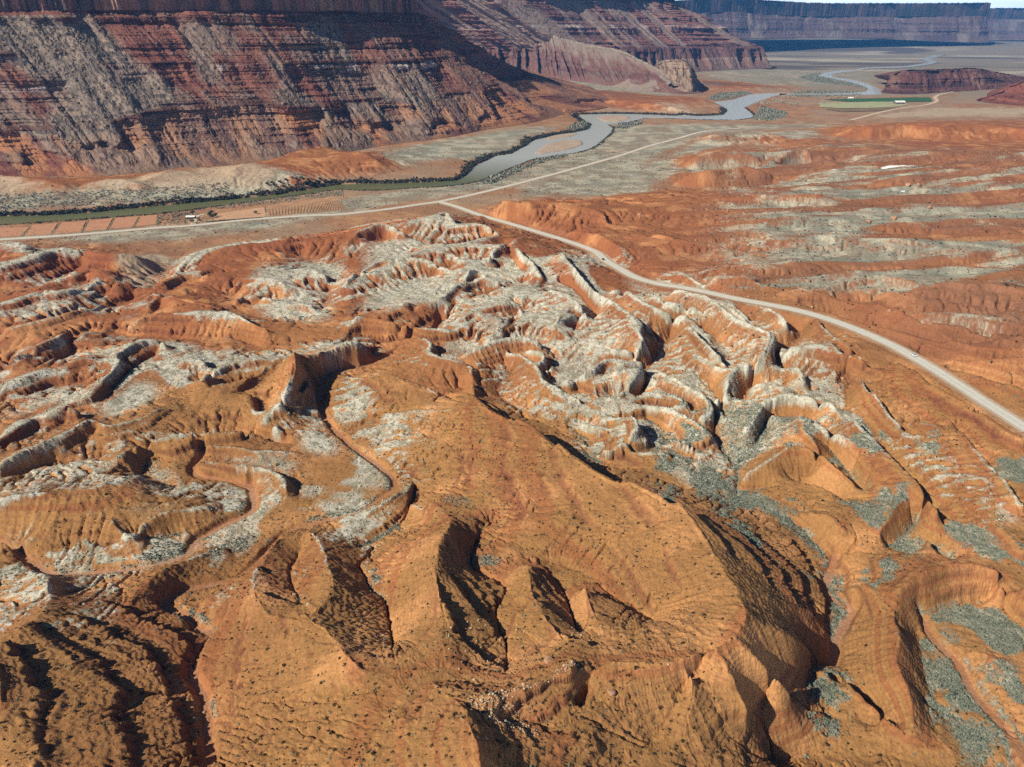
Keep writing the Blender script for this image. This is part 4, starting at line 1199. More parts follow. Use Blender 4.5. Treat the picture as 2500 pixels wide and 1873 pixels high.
# bunch grass: on gentler and wind-ward ground, thinned along the rills
vv = VEG - 0.06 + 0.24 * tex + 0.50 * np.clip(rill, -1, 1) + 0.40 * (flat - 0.5) + 0.3 * (fbm(X / 60, Y / 60, 2, 241) - 0.5)
vg = sstep(0.36, 0.70, vv + 0.18 * spk) * (VEG > 0.02)
lowz = sstep(-0.25, 0.25, rill)
sv = SAGE + 0.26 * tex - 0.12 * np.clip(rill, -1, 1) + 0.20 * (flat - 0.7) + 0.2 * (fbm(X / 45, Y / 45, 3, 251) - 0.5)
band = sstep(0.37, 0.60, bandn + 0.25 * (fbm(X / 60, Y / 24, 3, 257) - 0.5)) * wildr
SAGE = np.maximum(SAGE, 0.68 * band)
col = mixc(col, (0.235, 0.112, 0.066), wildr * (0.45 + 0.5 * sstep(0.35, 0.65, fbm(X / 120, Y / 40, 3, 258))))
sv = SAGE + 0.26 * tex - 0.12 * np.clip(rill, -1, 1) + 0.20 * (flat - 0.7) + 0.2 * (fbm(X / 45, Y / 45, 3, 251) - 0.5)
sg = sstep(0.38, 0.66, sv + 0.22 * spk) * (SAGE > 0.02)
fl = sstep(0.4, 0.68, fbm(X / 34 + 7, Y / 11, 4, 261))
sage_c = mixc(np.broadcast_to(np.array((0.250, 0.270, 0.225), np.float32), col.shape), (0.400, 0.400, 0.320), sstep(0.4, 0.65, n2))
sage_c = mixc(sage_c, (0.300, 0.210, 0.150), fl * 0.45)
near_sage = mixc(np.broadcast_to(np.array((0.200, 0.225, 0.185), np.float32), col.shape), (0.330, 0.330, 0.270), sstep(0.45, 0.6, n3))
sage_c = sage_c * far[..., None] + near_sage * (1 - far[..., None])
col = col * (1 - sg[..., None] * 0.9) + sage_c * sg[..., None] * 0.9
grass = mixc(np.broadcast_to(np.array((0.540, 0.550, 0.480), np.float32), col.shape), (0.330, 0.330, 0.260), sstep(0.48, 0.66, n3))
col = col * (1 - 0.88 * vg[..., None]) + grass * 0.88 * vg[..., None]
pl = sstep(0.40, 0.66, PALE + 0.35 * (n2 - 0.5) + 0.2 * (n1 - 0.5)) * (PALE > 0.02)
col = mixc(col, (0.440, 0.345, 0.250), pl * 0.85)
col = mixc(col, (0.430, 0.205, 0.110), wash_m * 0.8)
col = mixc(col, (0.480, 0.300, 0.190), road_m * 0.85)
col = mixc(col, (0.85, 0.86, 0.86), sstep(0.3, 0.6, WHITE))
col = mixc(col, (0.430, 0.330, 0.260), (islb > 0.35).astype(np.float32))
# far valley floor beyond the traced relief
farplain = sstep(2600, 3600, RRg)
col = mixc(col, (0.230, 0.215, 0.170), farplain * 0.7 * sstep(0.3, 0.6, n1))
butte = ((Y > 2500) & (h > 9)).astype(np.float32)
col = mixc(col, (0.095, 0.042, 0.038), butte * sstep(9, 22, h) * (0.75 + 0.25 * n2))
col *= (0.86 + 0.28 * n2 + 0.16 * spk)[..., None]

rows_r = np.concatenate([rr, R1 * np.exp(np.arange(1, 131) / 130 * math.log(R2 / R1))])
ext = len(rows_r) - NU
XR, TR = np.meshgrid(rows_r[NU:], th, indexing='ij')
x2, y2 = XR * np.sin(TR), XR * np.cos(TR)
e = fbm(x2 / 700, y2 / 260, 4, 301)
z2 = -3 * sstep(5000, 5300, XR) + (e - 0.5) * 18 * sstep(8600, 9600, XR) + 66 * sstep(8300, 10500, XR)
c2 = np.empty(x2.shape + (3,), np.float32)
c2[:] = (0.24, 0.205, 0.16)
c2 = mixc(c2, (0.42, 0.37, 0.29), sstep(0.5, 0.68, fbm(x2 / 900, y2 / 500, 4, 311)))
c2 = mixc(c2, (0.12, 0.10, 0.09), sstep(0.55, 0.7, fbm(x2 / 800 + 5, y2 / 400, 4, 321)))
V = np.concatenate([np.stack([X, Y, h], -1), np.stack([x2, y2, z2], -1)], 0).reshape(-1, 3)
CC = np.concatenate([col, c2], 0).reshape(-1, 3)
gm = surf('desert soil', attr='albedo', var=0.22, scale=0.75, bump=0.28, bscale=1.3)
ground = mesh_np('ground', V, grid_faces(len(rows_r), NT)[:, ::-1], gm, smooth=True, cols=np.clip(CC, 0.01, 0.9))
tag(ground, 'eroded orange badlands and sage flats of the desert floor', 'ground', kind='structure')

# ------------------------------------------------------------------ river
def ribbon_poly(name, a, b, z, mat):
    n = 500
    def rs(P):
        P = spline(np.column_stack([P, np.zeros(len(P))]), 8)[:, :2]
        s = np.r_[0, np.cumsum(np.hypot(*np.diff(P, axis=0).T))]
        return P, s / s[-1]
    A_, sa = rs(a)
    B_, sb = rs(b)
    t = np.linspace(0, 1, n)
    pa = np.column_stack([np.interp(t, sa, A_[:, 0]), np.interp(t, sa, A_[:, 1])])
    pb = np.column_stack([np.interp(t, sb, B_[:, 0]), np.interp(t, sb, B_[:, 1])])
    pa = ground_pt(pa[:, 0], pa[:, 1], z)
    pb = ground_pt(pb[:, 0], pb[:, 1], z)
    return pa, pb


wm = bpy.data.materials.new('river water')
wm.use_nodes = True
b = wm.node_tree.nodes['Principled BSDF']
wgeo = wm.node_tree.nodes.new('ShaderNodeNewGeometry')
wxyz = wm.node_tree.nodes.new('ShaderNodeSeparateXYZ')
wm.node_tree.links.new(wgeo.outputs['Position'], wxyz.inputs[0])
wmr = wm.node_tree.nodes.new('ShaderNodeMapRange')       # reflected sky painted into the colour: green near, pale silver farther off
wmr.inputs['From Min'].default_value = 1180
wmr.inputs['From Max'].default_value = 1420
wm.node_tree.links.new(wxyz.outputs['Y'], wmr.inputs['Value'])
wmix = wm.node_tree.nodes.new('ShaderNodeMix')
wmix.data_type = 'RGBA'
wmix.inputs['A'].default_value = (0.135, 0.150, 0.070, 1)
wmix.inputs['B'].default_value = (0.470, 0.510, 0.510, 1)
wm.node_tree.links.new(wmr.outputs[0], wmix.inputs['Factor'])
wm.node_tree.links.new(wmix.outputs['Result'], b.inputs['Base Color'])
b.inputs['Roughness'].default_value = 0.22
b.inputs['IOR'].default_value = 1.33
nz = wm.node_tree.nodes.new('ShaderNodeTexNoise')
nz.inputs['Scale'].default_value = 0.35
nz.inputs['Detail'].default_value = 5
ge = wm.node_tree.nodes.new('ShaderNodeNewGeometry')
bp = wm.node_tree.nodes.new('ShaderNodeBump')
bp.inputs['Distance'].default_value = 0.25
wm.node_tree.links.new(ge.outputs['Position'], nz.inputs['Vector'])
wm.node_tree.links.new(nz.outputs['Fac'], bp.inputs['Height'])
wm.node_tree.links.new(bp.outputs[0], b.inputs['Normal'])
# one sheet just under the plain: the carved bed lets it show
xs = np.linspace(-2200, 5200, 60)
ys = np.linspace(700, 15000, 60)
GX, GY = np.meshgrid(xs, ys)
bedpts = np.stack([GX, GY, np.full(GX.shape, ZW)], -1).reshape(-1, 3)
# keep the sheet to the strip of the river itself
bm = bmesh.new()


def fill_poly(bm, P2d, z):
    vs = [bm.verts.new((p[0], p[1], z)) for p in P2d]
    es = [bm.edges.new((vs[i], vs[(i + 1) % len(vs)])) for i in range(len(vs))]
    return es


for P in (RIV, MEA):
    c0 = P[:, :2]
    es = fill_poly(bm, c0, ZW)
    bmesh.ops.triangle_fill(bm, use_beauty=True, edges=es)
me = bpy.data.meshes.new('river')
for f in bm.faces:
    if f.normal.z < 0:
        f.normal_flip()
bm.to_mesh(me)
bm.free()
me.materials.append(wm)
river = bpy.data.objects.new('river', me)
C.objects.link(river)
tag(river, 'green brown river winding along the foot of the cliffs', 'river', kind='structure')

# ------------------------------------------------------------------ roads
def ribbon(name, L, offs, dz, mat, label):
    """offs: two lateral offsets in metres."""
    t = np.gradient(L[:, :2], axis=0)
    t /= np.linalg.norm(t, axis=1)[:, None] + 1e-9
    nrm = np.stack([t[:, 1], -t[:, 0]], 1)
    a, b_ = L.copy(), L.copy()
    a[:, :2] += nrm * offs[0]
    b_[:, :2] += nrm * offs[1]
    V = np.stack([a, b_], 1).reshape(-1, 3)
    V[:, 2] += dz
    n = len(L)
    i = np.arange(n - 1) * 2
    Fc = np.stack([i, i + 1, i + 3, i + 2], -1)
    o = mesh_np(name, V, Fc[:, ::-1], mat)
    return o


def resample(L, step):
    s = np.r_[0, np.cumsum(np.linalg.norm(np.diff(L, axis=0), axis=1))]
    t = np.arange(0, s[-1], step)
    return np.column_stack([np.interp(t, s, L[:, k]) for k in range(3)])


asphalt = surf('weathered asphalt', (0.60, 0.60, 0.56), var=0.10, scale=0.4)
gravel_m = surf('pale gravel', (0.50, 0.40, 0.30), var=0.2, scale=0.8)
stripe_w = surf('white road paint', (0.70, 0.70, 0.66), var=0.1, scale=0.6)
stripe_y = surf('yellow road paint', (0.55, 0.40, 0.12), var=0.1, scale=0.6)
dirt_m = surf('graded dirt', (0.56, 0.46, 0.36), var=0.15, scale=0.3)
rd = resample(ROAD3, 6)
br = resample(BRANCH3, 5)
for L, lab, nm in ((rd, 'pale grey river road running beside the fields', 'road'), (br, 'pale grey branch road curving down to the right edge', 'road')):
    o = ribbon(nm, L, (-3.5, 3.5), 0.0, asphalt, lab)
    tag(o, lab, 'road', kind='structure')
    for s_ in (-1, 1):
        p = ribbon('edge_line', L, (s_ * 3.0 - 0.07, s_ * 3.0 + 0.07), 0.03, stripe_w, None)
        p.parent = o
        q = ribbon('shoulder', L, (s_ * 4.5 - 1.1, s_ * 4.5 + 1.1), -0.05, gravel_m, None)
        q.parent = o
    for s_ in (-1, 1):
        p = ribbon('centre_line', L, (s_ * 0.16 - 0.06, s_ * 0.16 + 0.06), 0.03, stripe_y, None)
        p.parent = o
o = ribbon('track', resample(FARMROAD3, 8), (-5.5, 5.5), 0.15, dirt_m, None)
tag(o, 'pale dirt track leading to the distant farm fields', 'track', kind='structure')
o = ribbon('driveway', resample(DRIVE3, 4), (-3.2, 3.2), 0.1, dirt_m, None)
tag(o, 'short pale dirt drive from the river road to the shed', 'driveway', kind='structure')

# ------------------------------------------------------------------ fields
def drape(name, P, mat, up=0.25, n=40, rows=None):
    """Quad field draped on the ground: P four or six corner points (world xy)."""
    P = np.asarray(P)
    if len(P) == 4:
        top, bot = P[[0, 1]], P[[3, 2]]
    else:
        k = len(P) - 2
        top, bot = P[:k], P[[k + 1, k]]
    t = np.linspace(0, 1, n)
    def along(Q):
        s = np.r_[0, np.cumsum(np.linalg.norm(np.diff(Q, axis=0), axis=1))]
        return np.column_stack([np.interp(t * s[-1], s, Q[:, k]) for k in range(2)])
    a, b_ = along(top), along(bot)
    u = np.linspace(0, 1, 12)[:, None, None]
    G = a[None] * (1 - u) + b_[None] * u
    z = height(G[..., 0], G[..., 1])
    z = np.maximum(z, np.percentile(z, 70)) + up
    V = np.concatenate([G, z[..., None]], -1).reshape(-1, 3)
    o = mesh_np(name, V, grid_faces(12, n), mat)
    return o


till = surf('tilled red earth', (0.47, 0.24, 0.145), var=0.14, scale=0.12)
till2 = surf('tilled tan earth', (0.40, 0.235, 0.14), var=0.3, scale=0.07)
pale_till = surf('dry pale field', (0.52, 0.32, 0.20), var=0.16, scale=0.1)
green_f = surf('winter wheat', (0.045, 0.125, 0.060), var=0.2, scale=0.03)
pale_g = surf('pale stubble', (0.36, 0.37, 0.22), var=0.2, scale=0.03)
brown_f = surf('fallow earth', (0.20, 0.145, 0.09), var=0.2, scale=0.03)
furrow = surf('dark furrow strip', (0.26, 0.17, 0.10), var=0.3, scale=0.3)
lab1 = ['leftmost red tilled plot at the picture edge by the river', 'second red tilled plot from the left by the river', 'third red tilled plot, left of the dark hedge strip', 'red plot with a darker square of turned soil', 'fifth red plot, wide and even, by the river', 'sixth and smallest red plot, nearest the scrub']
for (v, pts), lb in zip(FIELDS['F1'], lab1):
    o = drape('field', poly2(v, pts, 0.5), till)
    tag(o, lb, 'field', 'red tilled plots by the river', 'structure')
for (v, pts), m, lb in zip(FIELDS['F2'], (pale_till, till2), ('pale dry field right of the white shed', 'large striped field with plough lines beside the river road')):
    P = poly2(v, pts, 0.5)
    o = drape('field', P, m)
    tag(o, lb, 'field', None, 'structure')
    if m is till2:
        # darker strips along the plough lines
        k = len(P) - 2
        for u in np.linspace(0.03, 0.97, 26):
            a0 = P[0] * (1 - u) + P[k - 1] * u if k == 2 else np.array([np.interp(u * (k - 1), range(k), P[:k, i]) for i in (0, 1)])
            b0 = P[k + 1] * (1 - u) + P[k] * u
            t = np.linspace(0.04, 0.96, 16)[:, None]
            Lp = a0 * (1 - t) + b0 * t
            L3 = np.column_stack([Lp, np.maximum(height(Lp[:, 0], Lp[:, 1]), 0) + 0.0])
            q = ribbon('furrow', L3, (-0.5, 0.5), 0.62, furrow, None)
            q.parent = o
for pts, m, lb in (([(930, 640), (1290, 632), (1600, 628), (1640, 650), (1480, 655), (1000, 655)], green_f, 'bright green field behind the white roofed barn'),
                   ([(890, 662), (1350, 655), (1460, 672), (1350, 690), (1080, 697), (870, 690)], pale_g, 'pale green stubble field in front of the barn'),
                   ([(930, 703), (1380, 694), (1330, 712), (980, 722)], brown_f, 'dark brown fallow strip below the pale green field')):
    f = ground_pt(*(full('A3', pts).T), 1.0)[:, :2]
    bm = bmesh.new()
    es = fill_poly(bm, spline(np.column_stack([f, f[:, :1] * 0]), 6)[:-1, :2], 0.0)
    bmesh.ops.triangle_fill(bm, use_beauty=True, edges=es)
    me = bpy.data.meshes.new('field')
    for fc in bm.faces:
        if fc.normal.z < 0:
            fc.normal_flip()
    z_ = float(np.max(height(f[:, 0], f[:, 1]))) + 0.8
    bm.to_mesh(me)
    bm.free()
    me.materials.append(m)
    o = bpy.data.objects.new('field', me)
    o.location.z = 1.8
    C.objects.link(o)
    tag(o, lb, 'field', None, 'structure')

# ------------------------------------------------------------------ mesas
def loft(name, levels, prof, ns, nt_, mat, colour, relief, top_h, seed, depth=900, cliff=1.0, drop=None):
    """levels: paired control lines from toe upward; prof: per band list of (horizontal, height) fractions."""
    rows = []
    ss = np.linspace(0, 1, ns)
    cur = []
    for Lv in levels:
        P = spline(Lv, 24)
        s = np.linspace(0, 1, len(P))
        cur.append(np.column_stack([np.interp(ss, s, P[:, k]) for k in range(3)]))
    s_m = np.r_[0, np.cumsum(np.linalg.norm(np.diff(cur[1], axis=0), axis=1))]
    # talus aprons bury the ledges here and there
    nb = len(cur) - 1
    G = []
    T = []
    for bnd in range(nb):
        pr = np.array(prof[bnd])
        n = nt_[bnd]
        u = np.linspace(0, 1, n, endpoint=False)
        # sample the profile by arc so that the steep faces get rows
        seg = np.hypot(np.diff(pr[:, 0]), np.diff(pr[:, 1]))
        sa = np.r_[0, np.cumsum(seg)] / seg.sum()
        fh = np.interp(u, sa, pr[:, 0])
        fz = np.interp(u, sa, pr[:, 1])
        tt = bnd + fz
        tal = sstep(0.42, 0.60, fbm(s_m[None, :] / relief['tal'] + 0 * fz[:, None], s_m[None, :] * 0 + bnd * 3.1 + fz[:, None] * relief.get('tstretch', 0.9), 3, seed + 50))
        tal = tal if relief.get('talus', True) else tal * 0
        th_ = fz[:, None] * tal + fh[:, None] * (1 - tal)
        a, b_ = cur[bnd], cur[bnd + 1]
        P = np.empty((n, ns, 3))
        P[..., 0] = a[None, :, 0] * (1 - th_) + b_[None, :, 0] * th_
        P[..., 1] = a[None, :, 1] * (1 - th_) + b_[None, :, 1] * th_
        P[..., 2] = a[None, :, 2] * (1 - fz[:, None]) + b_[None, :, 2] * fz[:, None]
        G.append(P)
        T.append(np.stack([np.broadcast_to(tt[:, None], (n, ns)), tal], -1))
    # sheer wall and plateau
    inn = cur[-1] - cur[-2]
    inn[:, 2] = 0
    inn /= np.linalg.norm(inn, axis=1)[:, None]
    n = nt_[-1]
    u = np.linspace(0, 1, n)
    P = np.empty((n, ns, 3))
    P[..., 0] = cur[-1][None, :, 0] + inn[None, :, 0] * (u[:, None] * 14)
    P[..., 1] = cur[-1][None, :, 1] + inn[None, :, 1] * (u[:, None] * 14)
    P[..., 2] = cur[-1][None, :, 2] + u[:, None] * top_h
    G.append(P)
    T.append(np.stack([np.broadcast_to((nb + u)[:, None], (n, ns)), np.zeros((n, ns))], -1))
    P = np.empty((3, ns, 3))
    for i, d in enumerate((40, depth * 0.5, depth)):
        P[i] = cur[-1] + inn * (14 + d)
        P[i, :, 2] = cur[-1][:, 2] + top_h + (4 + i * 6 if drop is None else -drop * (d / depth))
    G.append(P)
    T.append(np.stack([np.full((3, ns), nb + 1.0), np.zeros((3, ns))], -1))
    G = np.concatenate(G, 0)
    T = np.concatenate(T, 0).astype(np.float32)
    inn0 = cur[1] - cur[0]
    inn0[:, 2] = 0
    inn0 /= np.linalg.norm(inn0, axis=1)[:, None]
    sm = np.broadcast_to(s_m[None, :], G.shape[:2]).astype(np.float32)
    zz = G[..., 2].astype(np.float32)
    t = T[..., 0]
    wall = sstep(nb - 0.002, nb + 0.004, t) * (t < nb + 1)
    slope_b = 1 - wall
    # displacement toward the viewer along the inward normal
    k = relief['s']
    d = slope_b * ((fbm(sm / (60 * k), zz / (400 * k), 3, seed) - 0.5) * 38 * k + (fbm(sm / (15 * k), zz / (22 * k), 3, seed + 3) - 0.5) * 9 * k + (fbm(sm / (3.4 * k), zz / (4.5 * k), 3, seed + 7) - 0.5) * 4.2 * k)
    rid = 1 - np.abs(fbm(sm / (26 * k) + 0.004 * zz / k, zz / (300 * k), 2, seed + 9) * 2 - 1)
    d += slope_b * (rid - 0.6) * 16 * k * sstep(0, 0.5, t)
    lay = fbm(zz / (5.0 * k) + 0.2 * sm / (90 * k), sm / (240 * k), 3, seed + 12)
    d += slope_b * (1 - T[..., 1]) * (lay - 0.5) * 17 * k
    flute = np.abs(fbm(sm / (11 * k), zz / (500 * k), 3, seed + 15) - 0.5)
    d += wall * ((fbm(sm / (45 * k), zz / (900 * k), 3, seed + 18) - 0.5) * 34 * k + flute * 26 * k * (0.4 + 0.9 * fbm(sm / (90 * k), zz * 0, 2, seed + 16)) + (fbm(sm / (4 * k), zz / (12 * k), 2, seed + 21) - 0.5) * 3 * k) * cliff
    fadeb = np.clip(t * 6, 0, 1)
    d *= fadeb
    G[..., 0] += inn0[None, :, 0] * d
    G[..., 1] += inn0[None, :, 1] * d
    G[..., 2] += slope_b * fadeb * (fbm(sm / (5 * k), zz / (5 * k), 3, seed + 24) - 0.5) * 3.0 * k
    G[0, :, 2] -= 12
    colr = colour(sm, zz, T, wall, lay, k, d)
    return mesh_np(name, G.reshape(-1, 3), grid_faces(G.shape[0], ns), mat, smooth=False, cols=np.clip(colr.reshape(-1, 3), 0.008, 0.9))


rock = surf('canyon rock', attr='albedo', var=0.22, scale=0.16, bump=1.2, bscale=0.22)
rock_far = surf('far canyon rock', attr='albedo', var=0.16, scale=0.03, bump=3.0, bscale=0.04)


def near_colour(sm, zz, T, wall, lay, k, d):
    t, tal = T[..., 0], T[..., 1]
    n = fbm(sm / 30, zz / 30, 4, 501)
    nf = fbm(sm / 5, zz / 5, 3, 505)
    c = np.empty(sm.shape + (3,), np.float32)
    c[:] = (0.200, 0.082, 0.064)
    c = mixc(c, (0.150, 0.052, 0.042), sstep(0.5, 0.66, lay))
    c = mixc(c, (0.280, 0.120, 0.080), sstep(0.5, 0.7, n) * 0.6)
    # lower cones below the dark ledge: orange clay
    c = mixc(c, (0.420, 0.190, 0.095), (t < 0.93) * sstep(0.42, 0.60, n + 0.06) * 0.9)
    # talus: grey tan rubble
    streak = sstep(0.42, 0.56, fbm(sm / 75 + zz / 160, zz / 150, 4, 511))
    sn = sm / sm.max()
    left = sstep(0.52, 0.36, sn)
    tl = np.clip(tal * (0.35 + 0.5 * left) + streak * (0.12 + 0.5 * left), 0, 1) * (t < 1.97)
    tc = mixc(np.broadcast_to(np.array((0.270, 0.210, 0.172), np.float32), c.shape), (0.110, 0.092, 0.085), sstep(0.46, 0.62, nf))
    tc = mixc(tc, (0.200, 0.165, 0.140), sstep(0.5, 0.65, n) * 0.6)
    low = sstep(0.95, 0.6, t)
    c = c * (1 - tl[..., None] * (1 - 0.25 * low[..., None])) + tc * (tl * (1 - 0.25 * low))[..., None]
    # dark ledges
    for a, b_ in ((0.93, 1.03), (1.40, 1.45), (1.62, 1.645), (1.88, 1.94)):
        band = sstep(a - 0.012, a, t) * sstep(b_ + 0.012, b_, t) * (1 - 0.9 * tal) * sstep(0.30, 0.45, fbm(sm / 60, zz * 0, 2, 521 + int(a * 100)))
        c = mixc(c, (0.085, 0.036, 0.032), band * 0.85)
    pale = sstep(1.30, 1.33, t) * sstep(1.42, 1.38, t) * sstep(0.56, 0.64, fbm(sm / 70, zz / 40, 3, 531)) * (1 - tal)
    c = mixc(c, (0.50, 0.42, 0.40), pale * 0.8)
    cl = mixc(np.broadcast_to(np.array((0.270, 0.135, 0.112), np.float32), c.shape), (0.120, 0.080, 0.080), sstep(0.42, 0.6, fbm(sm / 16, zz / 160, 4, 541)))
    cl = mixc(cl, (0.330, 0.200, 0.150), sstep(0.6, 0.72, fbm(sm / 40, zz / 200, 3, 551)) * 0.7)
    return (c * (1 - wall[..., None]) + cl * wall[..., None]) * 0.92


PR_LOW = [(0, 0), (0.45, 0.30), (0.80, 0.62), (0.93, 0.80), (0.955, 0.97), (1, 1)]
PR_UP = [(0, 0), (0.16, 0.12), (0.36, 0.30), (0.385, 0.38), (0.405, 0.44), (0.58, 0.57), (0.60, 0.645), (0.86, 0.86), (0.875, 0.94), (1, 1)]
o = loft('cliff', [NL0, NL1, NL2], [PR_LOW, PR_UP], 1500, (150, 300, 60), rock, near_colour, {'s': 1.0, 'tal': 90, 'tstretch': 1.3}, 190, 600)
tag(o, 'great red cliff with boulder talus above the near river bank', 'cliff', kind='structure')


def mid_colour(sm, zz, T, wall, lay, k, d):
    t, tal = T[..., 0], T[..., 1]
    n = fbm(sm / 60, zz / 60, 4, 701)
    c = np.empty(sm.shape + (3,), np.float32)
    c[:] = (0.205, 0.098, 0.082)
    c = mixc(c, (0.130, 0.060, 0.058), sstep(0.47, 0.62, lay))
    c = mixc(c, (0.25, 0.20, 0.17), np.clip(tal * 0.75, 0, 1))
    c = mixc(c, (0.12, 0.055, 0.05), sstep(0.5, 0.56, t) * sstep(1.06, 1.0, t) * 0.85)
    c = mixc(c, (0.17, 0.10, 0.085), (1 - sstep(0.4, 0.5, t)) * 0.7)
    c = mixc(c, (0.38, 0.32, 0.31), sstep(1.40, 1.42, t) * sstep(1.5, 1.47, t) * sstep(0.45, 0.6, n) * 0.6)
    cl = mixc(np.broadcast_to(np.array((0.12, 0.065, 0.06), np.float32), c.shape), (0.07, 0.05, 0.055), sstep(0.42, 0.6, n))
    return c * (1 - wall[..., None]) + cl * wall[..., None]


PR_M0 = [(0, 0), (0.62, 0.30), (0.86, 0.48), (0.90, 0.76), (0.94, 0.80), (0.97, 1.0), (1, 1)]
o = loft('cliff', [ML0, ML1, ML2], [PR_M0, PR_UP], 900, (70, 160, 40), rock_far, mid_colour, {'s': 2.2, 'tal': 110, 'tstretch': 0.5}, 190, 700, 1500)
tag(o, 'middle distance mauve cliff with banded layers behind the rocky spur', 'cliff', kind='structure')

# rocky spur between the two cliffs
KT = full('T2', [(-420, 330), (-150, 330), (60, 335), (250, 352), (430, 378), (600, 400), (740, 408), (830, 400)])
KC = full('T2', [(-420, 60), (-150, 75), (60, 122), (200, 165), (340, 203), (470, 228), (600, 285), (720, 372)])
K0 = np.array([ground_pt(p[0], p[1], 5.0) for p in KT])
K1 = np.array([hang(q[0], q[1], K0[i], A(27 - i * 0.6)) for i, q in enumerate(KC)])


def spur_colour(sm, zz, T, wall, lay, k, d):
    t = T[..., 0]
    n = fbm(sm / 40, zz / 40, 4, 801)
    c = np.empty(sm.shape + (3,), np.float32)
    c[:] = (0.160, 0.080, 0.070)
    c = mixc(c, (0.115, 0.055, 0.052), sstep(0.5, 0.62, lay) * 0.8)
    c = mixc(c, (0.235, 0.185, 0.158), sstep(0.55, 0.95, t + 0.8 * (n - 0.5)))
    c = mixc(c, (0.17, 0.13, 0.12), sstep(0.55, 0.68, fbm(sm / 12, zz / 12, 3, 805)) * 0.7)
    return mixc(c, (0.25, 0.22, 0.18), wall)


PR_K = [(0, 0), (0.30, 0.14), (0.50, 0.30), (0.53, 0.38), (0.72, 0.60), (0.74, 0.70), (1, 1)]
o = loft('ridge', [K0, K1], [PR_K], 800, (140, 10), rock_far, spur_colour, {'s': 2.6, 'tal': 60}, 10, 800, 420, 1.0, 150)
tag(o, 'rocky pale crested spur in front of the mauve cliff', 'ridge', kind='structure')
# pale broken outcrop at the end of the spur
OT = full('T2', [(500, 335), (580, 375), (660, 395), (740, 402), (800, 398), (830, 375)])
OC = full('T2', [(510, 295), (590, 305), (650, 272), (735, 266), (780, 300), (806, 350)])
O0 = np.array([ground_pt(p[0], p[1], 6.0) for p in OT])
O1 = np.array([hang(q[0], q[1], O0[i], A(38)) for i, q in enumerate(OC)])


def crop_colour(sm, zz, T, wall, lay, k, d):
    n = fbm(sm / 9 + zz / 30, zz / 14, 4, 811)
    c = np.empty(sm.shape + (3,), np.float32)
    c[:] = (0.28, 0.205, 0.155)
    c = mixc(c, (0.17, 0.115, 0.095), sstep(0.48, 0.62, n))
    return c


o = loft('outcrop', [O0, O1], [[(0, 0), (0.4, 0.35), (0.5, 0.6), (0.8, 0.9), (1, 1)]], 360, (110, 8), rock_far, crop_colour, {'s': 1.1, 'tal': 30}, 6, 820, 120, 1.0, 50)
tag(o, 'pale tan broken rock outcrop at the end of the spur', 'outcrop', kind='structure')

# butte at the far river bend, red hill at the edge
def butte_colour(sm, zz, T, wall, lay, k, d):
    n = fbm(sm / 40, zz / 25, 4, 841)
    c = np.empty(sm.shape + (3,), np.float32)
    c[:] = (0.125, 0.056, 0.050)
    c = mixc(c, (0.060, 0.034, 0.036), sstep(0.46, 0.6, lay) * 0.8)
    return mixc(c, (0.20, 0.115, 0.095), sstep(0.55, 0.7, n) * 0.7)


def hill_colour(sm, zz, T, wall, lay, k, d):
    n = fbm(sm / 40, zz / 25, 4, 851)
    c = np.empty(sm.shape + (3,), np.float32)
    c[:] = (0.215, 0.078, 0.052)
    return mixc(c, (0.135, 0.052, 0.042), sstep(0.45, 0.62, lay + 0.3 * (n - 0.5)) * 0.8)


PR_B = [(0, 0), (0.3, 0.22), (0.5, 0.42), (0.54, 0.62), (0.85, 0.85), (1, 1)]
for nm, tp, cp_, colr, lab, ang in (('butte', [(1290, 585), (1315, 598), (1420, 606), (1560, 604), (1750, 592), (1950, 580), (2150, 566), (2330, 556)], [(1318, 560), (1340, 515), (1400, 468), (1540, 456), (1720, 452), (1900, 446), (2060, 474), (2300, 515)], butte_colour, 'dark purple brown butte beside the far river bend', 24),
                                    ('hill', [(1890, 652), (1960, 664), (2060, 676), (2160, 686), (2300, 694), (2480, 700)], [(1900, 646), (1970, 628), (2060, 594), (2160, 552), (2300, 500), (2480, 455)], hill_colour, 'rust red hill at the right edge above the pale flat', 15)):
    tw, cw = full('A3', tp), full('A3', cp_)
    B0_ = np.array([ground_pt(q[0], q[1], 1.0) for q in tw])
    B1_ = np.array([hang(q[0], q[1], B0_[i], A(ang)) for i, q in enumerate(cw)])
    o = loft(nm, [B0_, B1_], [PR_B], 420, (110, 8), rock_far, colr, {'s': 1.5, 'tal': 50}, 4, 830, 500, 1.0, 40)
    tag(o, lab, nm, kind='structure')

# far mesa across the valley end
fx = [1300, 1500, 1640, 1760, 1880, 2000, 2140, 2300, 2405]
fy0 = [108, 104, 102, 96, 93, 90, 92, 99, 102]
fy1 = [38, 38, 38, 30, 36, 41, 41, 41, 40]
fyt = [-14, -14, -13, -9, 2, 8, 12, 13, 11]
rdist = [7300, 7600, 7900, 8300, 8700, 9100, 9500, 9800, 10000]


def at_dist(px, py, r):
    dx, dy, dz = ray(px, py)
    t = r / math.hypot(dx, dy)
    return np.array([dx * t, dy * t, H + dz * t])


